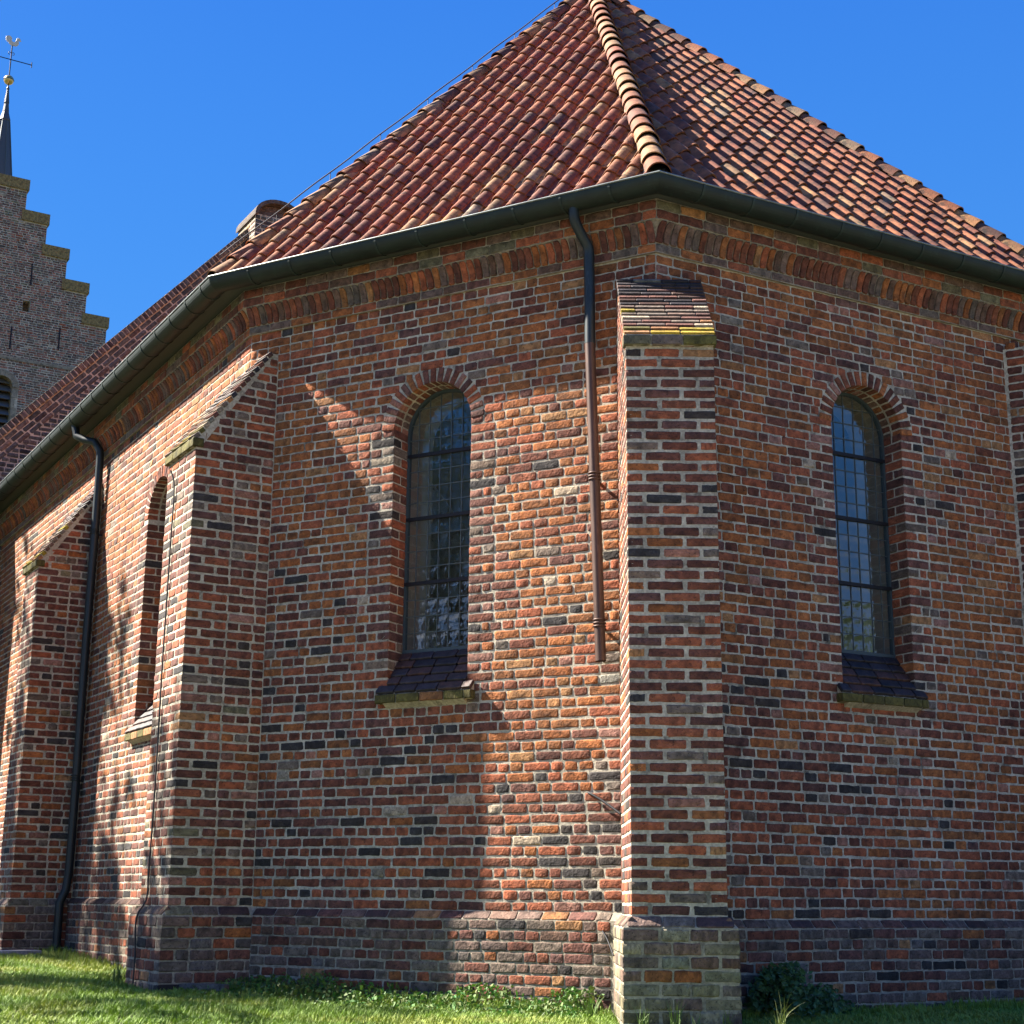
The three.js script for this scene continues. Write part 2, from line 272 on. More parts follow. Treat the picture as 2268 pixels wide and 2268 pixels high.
/* zones of brick colour */
const WINB = 2.388, WINC = 2.545, WINA = LA - 3.0, OPH = 0.46, SPR = 5.73, SILLF = 3.02, SILLB = 3.45, INSET = 0.27;
const ringOut = OPH + 0.155;
const winDist = (u, v, uc) => { const du = Math.max(0, Math.abs(u - uc) - OPH); const dv = v > SPR ? Math.max(0, Math.hypot(u - uc, v - SPR) - OPH) : v < SILLF ? SILLF - v : 0; return v > SPR ? dv : Math.hypot(du, dv); };
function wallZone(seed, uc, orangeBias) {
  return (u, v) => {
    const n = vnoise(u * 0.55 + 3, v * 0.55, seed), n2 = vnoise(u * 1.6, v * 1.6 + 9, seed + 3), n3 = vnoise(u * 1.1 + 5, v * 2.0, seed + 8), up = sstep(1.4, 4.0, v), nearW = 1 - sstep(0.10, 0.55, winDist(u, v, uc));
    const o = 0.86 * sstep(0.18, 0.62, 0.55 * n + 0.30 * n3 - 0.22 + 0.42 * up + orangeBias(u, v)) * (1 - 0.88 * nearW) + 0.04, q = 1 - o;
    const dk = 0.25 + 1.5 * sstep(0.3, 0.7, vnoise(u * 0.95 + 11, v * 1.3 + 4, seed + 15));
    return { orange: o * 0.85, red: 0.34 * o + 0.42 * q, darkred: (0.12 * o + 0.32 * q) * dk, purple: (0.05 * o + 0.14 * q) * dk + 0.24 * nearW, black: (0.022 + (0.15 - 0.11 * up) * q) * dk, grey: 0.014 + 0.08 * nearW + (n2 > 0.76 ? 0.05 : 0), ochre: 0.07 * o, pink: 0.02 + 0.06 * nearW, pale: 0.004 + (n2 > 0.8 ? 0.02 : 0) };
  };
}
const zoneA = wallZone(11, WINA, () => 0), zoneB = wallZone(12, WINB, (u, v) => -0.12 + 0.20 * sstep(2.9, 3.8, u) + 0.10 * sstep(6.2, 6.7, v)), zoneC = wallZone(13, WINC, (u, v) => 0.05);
const zonePlinth = () => ({ red: 0.22, darkred: 0.34, purple: 0.26, black: 0.10, grey: 0.16, umber: 0.25, brown: 0.35, orange: 0.06, ochre: 0.03 });
const zoneBut = (u, v) => ({ red: 0.34, darkred: 0.44, purple: 0.24, black: 0.10, grey: 0.06, orange: 0.06, ochre: 0.02, pink: 0.02 });
const zoneButA = (u, v) => ({ red: 0.38, darkred: 0.34, purple: 0.22 + 0.12 * (v > 4), black: 0.08, grey: 0.10, orange: 0.09, ochre: 0.03, pink: 0.05, olive: 0.02 });
const zoneMoss = () => ({ lime: 0.55, olive: 0.30, grey: 0.2, brown: 0.12, orange: 0.05 });

/* ------------------------------------------------------------------ walls with openings */
const PLT = [1.04, 0.96, 0.905, 0.93, 1.0], WTOP = 7.105;
function wallCore(i, uc, name) {
  const s = new THREE.Shape(); s.moveTo(0, -0.3); s.lineTo(LEN[i], -0.3); s.lineTo(LEN[i], 7.62 - i * 0.003); s.lineTo(0, 7.62 - i * 0.003); s.closePath();
  if (uc !== undefined) { const h = new THREE.Path(); h.moveTo(uc - OPH, SILLF - 0.12); h.lineTo(uc - OPH, SPR); h.absarc(uc, SPR, OPH, Math.PI, 0, true); h.lineTo(uc + OPH, SILLF - 0.12); h.closePath(); s.holes.push(h); }
  const g = new THREE.ExtrudeGeometry(s, { depth: 0.7, bevelEnabled: false, curveSegments: 24 }); g.applyMatrix4(FR[i].mat(0, 0, -0.7)); return part(name, g, mortarMat, choir);
}
const openSpans = (ua, ub, uc) => (va, vb) => {
  let l = [[ua, ub]]; const m = (va + vb) / 2;
  if (uc === undefined) return l;
  if (vb > SILLF - 0.03 && m <= SPR) l = cut(l, uc - OPH, uc + OPH);
  else if (m > SPR && va < SPR + ringOut) { const y = Math.max(0, va + (vb - va) * 0.55 - SPR), R2 = ringOut + 0.002; if (y < R2) { const c = Math.sqrt(R2 * R2 - y * y); l = cut(l, uc - c, uc + c); } }
  return l;
};
const walls = [];
const wallSpec = [{ uc: WINA, zone: zoneA, seed: 401, ua: 0, ub: LA - 0.55, lim: 300, hide: u => LA - u < 2.4 || LA - u > 6 }, { uc: WINB, zone: zoneB, seed: 402, ua: 0.36, ub: LEN[1], lim: 300 }, { uc: WINC, zone: zoneC, seed: 403, ua: 0, ub: LEN[2], lim: 300 }, {}, {}];
wallSpec.forEach((s, i) => {
  const w = wallCore(i, s.uc, 'wall'); walls.push(w); if (!s.zone) return;
  const lay = new Laying('brick'), F = FR[i], base = openSpans(0, LEN[i], s.uc);
  const spans = (va, vb, j) => {
    let l = base(va, vb); const m = (va + vb) / 2;
    if (i === 1) { if (m < 6.6) l = cut(l, -1, 0.37); if (m < 6.68) l = cut(l, 4.47, 9); }
    if (i === 2) { if (m < 6.68) l = cut(l, -1, 0.44); }
    if (i === 0) { if (m < 6.6) l = cut(l, LA - 0.56, 99); if (m < 6.5) l = cut(l, LA - 6.5, LA - 5.75); }
    // the jamb bricks are laid apart
    if (vb > SILLF - 0.03 && m <= SPR) { const q = j % 2 ? 0.146 : 0.287; l = cut(l, s.uc - OPH - q, s.uc + OPH + q); }
    return l;
  };
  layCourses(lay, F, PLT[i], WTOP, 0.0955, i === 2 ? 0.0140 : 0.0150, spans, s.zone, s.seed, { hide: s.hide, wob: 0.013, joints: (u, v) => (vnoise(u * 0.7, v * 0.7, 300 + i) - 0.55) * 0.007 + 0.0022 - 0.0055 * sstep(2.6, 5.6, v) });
  // jambs: a corner brick in every course, and a second brick behind it in every other one
  const r = rngOf(s.seed + 50), n = Math.round((WTOP - PLT[i]) / 0.0955), ch = (WTOP - PLT[i]) / n;
  for (let j = 0; j < n; j++) {
    const va = PLT[i] + j * ch, m = va + ch / 2; if (!(va + ch > SILLF - 0.03 && m <= SPR)) continue;
    const q = j % 2 ? 0.146 : 0.287, dep = j % 2 ? 0.285 : 0.138, h = ch - 0.0115;
    for (const sd of [-1, 1]) {
      const z = () => pickFam(s.zone(s.uc + sd * (OPH + 0.1), m), r), u = s.uc + sd * (OPH + q / 2 - 0.008);
      cornerAt(lay, F, u, m, q - 0.006, h, dep, z(), r);
      if (j % 2 === 0) cornerAt(lay, F, s.uc + sd * (OPH + 0.06), m, 0.135, h, 0.128, z(), r, -0.148);
    }
  }
  // voussoirs, two deep
  const nv = 19;
  for (let k = 0; k < nv; k++) for (const dp of [0, 1]) {
    const a = Math.PI * (k + 0.5) / nv, cu = s.uc + Math.cos(a) * (OPH + 0.072), cv = SPR + Math.sin(a) * (OPH + 0.072);
    const M = F.mat(cu, cv, dp ? -0.142 + 0.0 : 0.012 + R(r, -0.002, 0.002)); M.multiply(new THREE.Matrix4().makeRotationZ(a + R(r, -0.012, 0.012))); M.scale(new THREE.Vector3(0.152 / 0.28, 0.064 / 0.083, 0.134 / 0.14));
    lay.add(CO[Math.floor(r() * CO.length)], M, palOf(pickFam({ darkred: 0.4, purple: 0.3, red: 0.25, grey: 0.08, pink: 0.1, brown: dp ? 0.6 : 0, orange: 0.04 }, r), r));
  }
  lay.finish(w, s.lim, brickStuffMat);
});

/* lining and floor added inside to darken the view through the windows */
for (let i = 0; i < 5; i++) {
  const uc = wallSpec[i].uc, F = FR[i], s = new THREE.Shape(); s.moveTo(0.3, 0.05); s.lineTo(LEN[i] - 0.3, 0.05); s.lineTo(LEN[i] - 0.3, 7.55); s.lineTo(0.3, 7.55); s.closePath();
  const out = []; if (uc !== undefined) { out.push([OPH - 0.012, SILLF]); for (let k = 0; k <= 20; k++) { const a = Math.PI * k / 20; out.push([Math.cos(a) * (OPH - 0.012), SPR + Math.sin(a) * (OPH - 0.012)]); } out.push([-OPH + 0.012, SILLF]); s.holes.push(new THREE.Path(out.map(p => new THREE.Vector2(p[0] + uc, p[1])))); }
  const g = new THREE.ExtrudeGeometry(s, { depth: 0.02, bevelEnabled: false }); g.applyMatrix4(F.mat(0, 0, -0.735)); const acc = new Acc(); acc.addGeo(g, I4);
  for (let k = 0; k + 1 < out.length; k++) acc.quad(F.a(uc + out[k][0], out[k][1], -0.72), F.a(uc + out[k + 1][0], out[k + 1][1], -0.72), F.a(uc + out[k + 1][0], out[k + 1][1], -INSET - 0.05), F.a(uc + out[k][0], out[k][1], -INSET - 0.05));
  part('added_lining', acc.geo(), insideMat, choir);
}
{ const a = new Acc(), q = PTS.map(p => { const c = V2(p.x + (ap.x - p.x) * 0.04, p.z + (ap.z - p.z) * 0.04); return [c.x, 0.12, c.z]; }); for (let k = 1; k + 1 < q.length; k++) a.tri(q[0], q[k], q[k + 1]); part('added_floor', a.geo(), insideMat, choir); }
/* windows */
const glassMat = new THREE.MeshPhysicalMaterial({ color: L3(0.86, 0.93, 0.95), transmission: 1, thickness: 0, roughness: 0.015, ior: 2.3, metalness: 0, side: THREE.DoubleSide, bumpMap: tex(256, (x, y) => fbm(x * 5, y * 5, 141, 3, 5), false, 2), bumpScale: 0.0030 });
function windowAt(i, uc, seed) {
  const F = FR[i], r = rngOf(seed), w = -INSET, acc = new Acc();
  // frame: a flat band round the opening
  const arc = []; for (let k = 0; k <= 20; k++) { const a = Math.PI * k / 20; arc.push([Math.cos(a), Math.sin(a)]); }
  const ring = (ro, ri) => { const o = [], q = []; o.push([OPH + ro, SILLB]); q.push([OPH + ri, SILLB]); for (const [c, s] of arc) { o.push([c * (OPH + ro), SPR + s * (OPH + ro)]); q.push([c * (OPH + ri), SPR + s * (OPH + ri)]); } o.push([-OPH - ro, SILLB]); q.push([-OPH - ri, SILLB]); return [o, q]; };
  const [o, q] = ring(0.01, -0.028);
  for (let k = 0; k < o.length - 1; k++) { const A = F.a(uc + o[k][0], o[k][1], w + 0.02), B = F.a(uc + o[k + 1][0], o[k + 1][1], w + 0.02), C = F.a(uc + q[k + 1][0], q[k + 1][1], w + 0.02), D = F.a(uc + q[k][0], q[k][1], w + 0.02); acc.quad(A, B, C, D); acc.quad(D, C, F.a(uc + q[k + 1][0], q[k + 1][1], w - 0.03), F.a(uc + q[k][0], q[k][1], w - 0.03)); }
  boxF(F, uc - OPH, uc + OPH, SILLB - 0.06, SILLB + 0.035, w - 0.03, w + 0.025, acc);
  const win = part('window', acc.geo(), frameMat, choir);
  const nc = 7, cw = 2 * OPH / nc, rows = 16, rh = (SPR + OPH - SILLB - 0.035) / rows, v0 = SILLB + 0.035, bars = [4, 8, 12].map(k => v0 + k * rh);
  const half = v => v <= SPR ? OPH : Math.sqrt(Math.max(0, OPH * OPH - (v - SPR) ** 2));
  const pg = new THREE.PlaneGeometry(cw - 0.004, rh - 0.004);
  { const uv = pg.attributes.uv; for (let k = 0; k < 4; k++) uv.setXY(k, uv.getX(k) * cw, uv.getY(k) * rh); }
  for (let b = 0; b < rows; b++) for (let a = 0; a < nc; a++) {
    const cu = (a + 0.5) * cw - OPH, cv = v0 + (b + 0.5) * rh; if (Math.abs(cu) - cw * 0.4 > half(cv - rh * 0.4)) continue;
    const M = F.mat(uc + cu, cv, w - 0.004).multiply(new THREE.Matrix4().makeRotationFromEuler(new THREE.Euler(R(r, -0.012, 0.012), R(r, -0.014, 0.014), 0)));
    mesh('pane', pg, glassMat, win).applyMatrix4(M);
  }
  const bar = (u0, u1, va, vb, t, mt, nm) => mesh(nm, boxF(F, uc + u0, uc + u1, va, vb, w - 0.004, w + t).geo(), mt, win);
  for (let a = 1; a < nc; a++) { const cu = a * cw - OPH; bar(cu - 0.0045, cu + 0.0045, v0, SPR + Math.sqrt(Math.max(0, OPH * OPH - cu * cu)) - 0.01, 0.004, leadMat, 'lead_came'); }
  for (let b = 1; b < rows; b++) { const cv = v0 + b * rh, h = half(cv) - 0.005; if (h > 0.05) bar(-h, h, cv - 0.0045, cv + 0.0045, 0.005, leadMat, 'lead_came'); }
  for (const v of bars) bar(-OPH + 0.002, OPH - 0.002, v - 0.018, v + 0.018, 0.024, ironMat, 'saddle_bar');
  // sloping sill of glazed bricks with a mossy front edge
  const sill = part('window_sill', prism(F, [[0.078, SILLF - 0.105], [0.078, SILLF - 0.018], [-INSET - 0.04, SILLB - 0.012], [-INSET - 0.04, SILLF - 0.15], [0, SILLF - 0.15]], uc - OPH + 0.001, uc + OPH - 0.001).geo(), mortarMat, choir);
  prismInto(sill, F, [[0.078, SILLF - 0.105], [0.078, SILLF - 0.018], [-0.01, SILLF + 0.075], [-0.01, SILLF - 0.105]], uc - OPH - 0.075, uc + OPH + 0.075);
  const lay = new Laying('sill_brick'), o3 = F.pt(uc, SILLF - 0.01, 0.088), top = F.pt(uc, SILLB + 0.004, -INSET + 0.02), IF = frame3(o3, F.u, top.clone().sub(o3)), sl = top.distanceTo(o3), nr = 5;
  for (let k = 0; k < nr; k++) {
    const ext = k < 1 ? 0.085 : 0; let x = -OPH - ext, e = OPH + ext; x += 0; let first = true;
    while (x < e - 0.02) { let l = first ? R(r, 0.12, 0.25) : R(r, 0.24, 0.28); first = false; if (e - x - l < 0.08) l = e - x; const dz = 0.012 - 0.004 * 0; const M = IF.mat(x + l / 2, (k + 0.5) * sl / nr, dz, (l - 0.008) / 0.275, (sl / nr - 0.008) / 0.083, 1); M.multiply(new THREE.Matrix4().makeRotationX(-0.09)); lay.add(ST[Math.floor(r() * 18)], M, palOf(r() < 0.6 ? 'glaze' : 'glazebrown', r)); x += l; }
  }
  let x = -OPH - 0.09; while (x < OPH + 0.06) { let l = Math.min(R(r, 0.22, 0.29), OPH + 0.09 - x); if (OPH + 0.09 - x - l < 0.07) l = OPH + 0.09 - x; cornerAt(lay, F, uc + x + l / 2, SILLF - 0.062, l - 0.008, 0.085, 0.10, r() < 0.7 ? 'moss' : 'ochre', r, 0.092); x += l; }
  lay.finish(sill, 300, brickStuffMat);
}
function prismInto(m, F, poly, u0, u1) { const a = new Acc(); a.addGeo(m.geometry, I4); prism(F, poly, u0, u1, a); m.geometry = a.geo(); }
windowAt(1, WINB, 21); windowAt(2, WINC, 22); windowAt(0, WINA, 23);

/* plinth */
for (const i of [0, 1, 2]) {
  const F = FR[i], t = PLT[i], p = part('plinth', prism(F, [[-0.02, -0.25], [0.07, -0.25], [0.07, t - 0.075], [0.0, t - 0.005], [-0.02, t - 0.005]], 0, LEN[i]).geo(), mortarDark, choir);
  const lay = new Laying('brick'), g0 = i === 0 ? 0.02 : 0.02, n = Math.round((t - 0.075 - g0) / 0.094);
  const G = wallFrame(add2(PTS[i], NOR[i], 0.07), DIR[i], NOR[i]);
  layCourses(lay, G, t - 0.08 - n * 0.094, t - 0.08, 0.094, 0.012, () => { let l = [[0, LEN[i]]]; if (i === 1) l = cut(cut(l, -1, 0.44), 4.38, 9); if (i === 2) l = cut(l, -1, 0.52); if (i === 0) l = cut(cut(l, LA - 0.65, 99), LA - 6.58, LA - 5.67); return l; }, zonePlinth, 520 + i, { wob: 0.008, hide: u => i === 0 && (LA - u < 2.4 || LA - u > 6) });
  const o = F.pt(0, t - 0.078, 0.072), IF = frame3(o, F.u, F.pt(0, t - 0.002, -0.002).sub(o)), r = rngOf(530 + i);
  let x = i === 0 ? 0 : 0.44; const e = LEN[i] - (i === 1 ? 0.5 : i === 0 ? 0.65 : 0); if (i === 2) x = 0.52;
  while (x < e - 0.02) { const l = Math.min(R(r, 0.25, 0.29), e - x); lay.add(ST[Math.floor(r() * 18)], IF.mat(x + l / 2, 0.052, 0.008, (l - 0.007) / 0.275, 0.096 / 0.083, 1), palOf(pickFam({ glazebrown: 0.35, brown: 0.5, purple: 0.2, grey: 0.12, ochre: 0.05 }, r), r), i !== 0); x += l; }
  lay.finish(p, i === 0 ? 120 : 300, brickStuffMat);
}

/* buttresses */
function buttress(spec) {
  const { c, N, uL, uR, front, sL, sR, hW, hN, s0, zone, seed, joint, pl, plz, name = 'buttress', limit = 300, seenL = false, seenR = true } = spec, T = V2(N.z, -N.x), F = wallFrame(c, T, N), r = rngOf(seed);
  const back = Math.min(sL, sR) - 0.25, but = part(name, prism(F, [[back, -0.25], [front, -0.25], [front, hN], [s0, hW], [back, hW]], uL, uR).geo(), mortarMat, choir);
  const lay = new Laying('brick'), W = uR - uL, course = 0.0955, n = Math.round((hN - 0.02 - pl) / course), ch = (hN - 0.02 - pl) / n;
  const FF = wallFrame(add2(c, N, front), T, N), RF = wallFrame(add2(add2(c, N, front), T, uR), V2(-N.x, -N.z), T), LF = wallFrame(add2(add2(c, N, front), T, uL), N, V2(-T.x, -T.z));
  const sAt = h => h <= hN ? front : front - (h - hN) / (hW - hN) * (front - s0);
  const nTot = Math.ceil((hW - pl) / ch);
  for (let j = 0; j < nTot; j++) {
    const va = pl + j * ch, m = va + ch / 2, top = va + ch, h = ch - joint, even = j % 2 === 0, isF = j < n;
    const dl = even ? 0.275 : 0.138, dr = even ? 0.138 : 0.275;
    if (isF) {
      const wl = even ? 0.142 : 0.285, wr = even ? 0.285 : 0.142, wb = 0.004 * (vnoise(j * 0.7, seed, 3) - 0.5);
      cornerAt(lay, FF, uL + (wl - 0.5 * joint - 0.0045) / 2, m + wb, wl - joint * 0.5 + 0.0045, h, dl, pickFam(zone(uL, m), r), r);
      cornerAt(lay, FF, uR - (wr - 0.5 * joint - 0.0045) / 2, m + wb, wr - joint * 0.5 + 0.0045, h, dr, pickFam(zone(uR, m), r), r);
      let x = uL + wl + joint * 0.4; const e = uR - wr - joint * 0.4, k = Math.max(1, Math.round((e - x) / 0.29)), l = (e - x) / k;
      for (let q = 0; q < k; q++) { const L = l - joint, big = L > 0.19; lay.add((big ? ST : HD)[Math.floor(r() * 18)], FF.mat(x + l * (q + 0.5), m + wb, 0.0048 + R(r, -0.001, 0.0014), L / (big ? 0.275 : 0.13), h / 0.083, 1, R(r, -0.006, 0.006)), palOf(pickFam(zone(x, m), r), r)); }
    }
    for (const [G, sw, d, seen, left] of [[RF, sR, dr, seenR, false], [LF, sL, dl, seenL, true]]) {
      const a = isF ? d + joint : front - sAt(top) + 0.03, e = front - sw; let x = a; if (e - x < 0.05) continue; let first = true;
      while (x < e - 0.03) {
        let l = (even !== left ? 0.287 : 0.146) + R(r, -0.01, 0.012); if (r() < 0.12) l = 0.43 - l; if (!isF && first) l = R(r, 0.1, 0.26); first = false; if (e - x - l < 0.075) l = e - x; if (l > 0.36) l /= 2;
        const L = l - joint, big = L > 0.195, uc = x + l / 2; x += l;
        lay.add((big ? ST : HD)[Math.floor(r() * 18)], G.mat(left ? -uc : uc, m, 0.0048 + R(r, -0.001, 0.0014), L / (big ? 0.275 : 0.13), h / 0.083, 1, R(r, -0.007, 0.007)), palOf(pickFam(zone(uc + 2, m), r), r), seen);
      }
    }
  }
  lay.finish(but, limit, brickStuffMat);
  // weathering: rows of thin glazed and mossy tiles stepping up the slope, with a nose at the foot
  const wl = new Laying('weathering_tile'), nb = F.pt(uL, hN - 0.005, front + 0.035), tp = F.pt(uL, hW + 0.02, s0), IF = frame3(nb, F.u, tp.clone().sub(nb)), sl = nb.distanceTo(tp), rows = Math.round(sl / 0.082);
  const cap = part('weathering', (() => { const a = new Acc(); prism(F, [[front + 0.03, hN - 0.10], [front + 0.034, hN - 0.004], [s0 - 0.01, hW + 0.012], [s0 - 0.05, hW - 0.02], [front - 0.05, hN - 0.10]], uL - 0.006, uR + 0.006, a); return a.geo(); })(), mortarMat, choir);
  for (let k = 0; k < rows; k++) {
    let x = -0.02, first = true; const e = W + 0.02, dy = sl / rows, tt = k / rows;
    while (x < e - 0.02) {
      let l = first ? R(r, 0.12, 0.3) : R(r, 0.25, 0.29); first = false; if (e - x - l < 0.08) l = e - x; if (l > 0.36) l /= 2;
      const fam = tt < 0.10 ? pickFam({ lichen: 0.4, moss: 0.5, ochre: 0.2, grey: 0.3 }, r) : tt < 0.45 ? pickFam({ brown: 0.4, grey: 0.35, pale: 0.2, purple: 0.2, ochre: 0.1, lichen: 0.05 }, r) : pickFam({ glaze: 0.5, glazebrown: 0.35, purple: 0.15, pale: 0.04 }, r);
      const M = IF.mat(x + l / 2, (k + 0.5) * dy, 0.014 + R(r, -0.003, 0.003), (l - 0.006) / 0.28, (dy - 0.012) / 0.083, 0.05 / 0.14); M.multiply(new THREE.Matrix4().makeRotationX(-0.16)); wl.add(CO[Math.floor(r() * CO.length)], M, palOf(fam, r)); x += l;
    }
  }
  let x = uL - 0.03; while (x < uR + 0.02) { let l = Math.min(R(r, 0.24, 0.29), uR + 0.03 - x); if (uR + 0.03 - x - l < 0.07) l = uR + 0.03 - x; cornerAt(wl, FF, x + l / 2, hN - 0.055, l - 0.008, 0.09, 0.12, pickFam({ moss: 0.6, olive: 0.3, grey: 0.2 }, r), r, 0.045); x += l; }
  wl.finish(cap, 300, brickStuffMat);
  // plinth of the buttress
  const e = 0.075, pw = part('buttress_plinth', (() => { const a = new Acc(); boxF(F, uL - e, uR + e, -0.25, pl - 0.085, back, front + e, a); const q = (u, v, w) => F.a(u, v, w), t = pl - 0.085; a.quad(q(uL - e, t, front + e), q(uR + e, t, front + e), q(uR, pl, front), q(uL, pl, front)); a.quad(q(uR + e, t, front + e), q(uR + e, t, back), q(uR, pl, back), q(uR, pl, front)); a.quad(q(uL - e, t, back), q(uL - e, t, front + e), q(uL, pl, front), q(uL, pl, back)); return a.geo(); })(), mortarDark, choir);
  const pl2 = new Laying('brick'), np = Math.round((pl - 0.09) / 0.105), pc = 0.105, pb = pl - 0.09 - np * pc;
  const FP = wallFrame(add2(c, N, front + e), T, N), RP = wallFrame(add2(add2(c, N, front + e), T, uR + e), V2(-N.x, -N.z), T), LP = wallFrame(add2(add2(c, N, front + e), T, uL - e), N, V2(-T.x, -T.z));
  for (let j = 0; j < np; j++) {
    const m = pb + (j + 0.5) * pc, even = j % 2 === 0, h = pc - 0.013, wl2 = even ? 0.15 : 0.29, wr2 = even ? 0.29 : 0.15, dl = even ? 0.28 : 0.14, dr = even ? 0.14 : 0.28;
    cornerAt(pl2, FP, uL - e + (wl2 - 0.017) / 2, m, wl2 + 0.001, h, dl, pickFam(plz(), r), r); cornerAt(pl2, FP, uR + e - (wr2 - 0.017) / 2, m, wr2 + 0.001, h, dr, pickFam(plz(), r), r);
    const xa = uL - e + wl2 + 0.006, xe = uR + e - wr2 - 0.006, k = Math.max(1, Math.round((xe - xa) / 0.27)), l = (xe - xa) / k;
    for (let q = 0; q < k; q++) { const L = l - 0.013, big = L > 0.19; pl2.add((big ? ST : HD)[Math.floor(r() * 18)], FP.mat(xa + l * (q + 0.5), m, 0.006, L / (big ? 0.275 : 0.13), h / 0.083, 1, R(r, -0.01, 0.01)), palOf(pickFam(plz(), r), r)); }
    for (const [G, sw, d, seen, left] of [[RP, sR, dr, seenR, false], [LP, sL, dl, seenL, true]]) { let y = d + 0.01; const ee = front + e - sw; while (y < ee - 0.03) { let l2 = R(r, 0.14, 0.29); if (ee - y - l2 < 0.08) l2 = ee - y; if (l2 > 0.36) l2 /= 2; const L = l2 - 0.013, big = L > 0.195, u = y + l2 / 2; pl2.add((big ? ST : HD)[Math.floor(r() * 18)], G.mat(left ? -u : u, m, 0.006, L / (big ? 0.275 : 0.13), h / 0.083, 1), palOf(pickFam(plz(), r), r), seen); y += l2; } }
  }
  // chamfer bricks
  const chm = (o, u, up, len) => { const CF = frame3(o, u, up), H = up.length(); let y = 0; while (y < len - 0.02) { let l = Math.min(R(r, 0.24, 0.30), len - y); if (len - y - l < 0.08) l = len - y; pl2.add(ST[Math.floor(r() * 18)], CF.mat(y + l / 2, H / 2, 0.008, (l - 0.007) / 0.275, (H - 0.006) / 0.083, 1), palOf(pickFam({ brown: 0.4, grey: 0.3, glazebrown: 0.2, olive: 0.15, pale: 0.05 }, r), r)); y += l; } };
  const t = pl - 0.085, Pt = (u, v, w) => F.pt(u, v, w);
  chm(Pt(uL - e * 0.6, t, front + e), F.u.clone(), Pt(uL, pl, front).sub(Pt(uL, t, front + e)), W + e * 1.2);
  chm(Pt(uR + e, t, front + e * 0.6), F.n.clone().negate(), Pt(uR, pl, 0).sub(Pt(uR + e, t, 0)), front - sR);
  chm(Pt(uL - e, t, sL), F.n.clone(), Pt(uL, pl, 0).sub(Pt(uL - e, t, 0)), front - sL + e * 0.6);
  pl2.finish(pw, 150, brickStuffMat);
  return { F, FF, RF, LF };
}
const nBC = unit2(add2(nB, nC)), nCD = unit2(add2(NOR[2], NOR[3]));
const buAB = buttress({ c: ab, N: nA, uL: -0.565, uR: 0.335, front: 0.67, sL: 0, sR: -0.2, hW: 6.82, hN: 5.74, s0: -0.10, zone: zoneButA, seed: 601, joint: 0.018, pl: 0.97, plz: zonePlinth });
const buBC = buttress({ c: bc, N: nBC, uL: -0.365, uR: 0.405, front: 0.95, sL: -0.2, sR: -0.22, hW: 6.80, hN: 5.90, s0: 0.02, zone: zoneBut, seed: 602, joint: 0.021, pl: 0.935, plz: zoneMoss, seenL: true, seenR: false });
const buA2 = buttress({ c: ab, N: nA, uL: -6.5, uR: -5.75, front: 0.80, sL: 0, sR: 0, hW: 6.72, hN: 5.55, s0: 0.0, zone: zoneButA, seed: 603, joint: 0.018, pl: 1.02, plz: zonePlinth, limit: 250 });
const buCD = buttress({ c: cd, N: nCD, uL: -0.385, uR: 0.385, front: 0.95, sL: -0.2, sR: -0.2, hW: 6.95, hN: 6.0, s0: 0.02, zone: zoneBut, seed: 604, joint: 0.016, pl: 0.93, plz: zonePlinth, limit: 60, seenL: true, seenR: false });

part('mortar_fillet', boxF(FR[1], 0.355, 0.395, 0.98, 6.72, -0.02, 0.0095).geo(), mortarMat, choir);
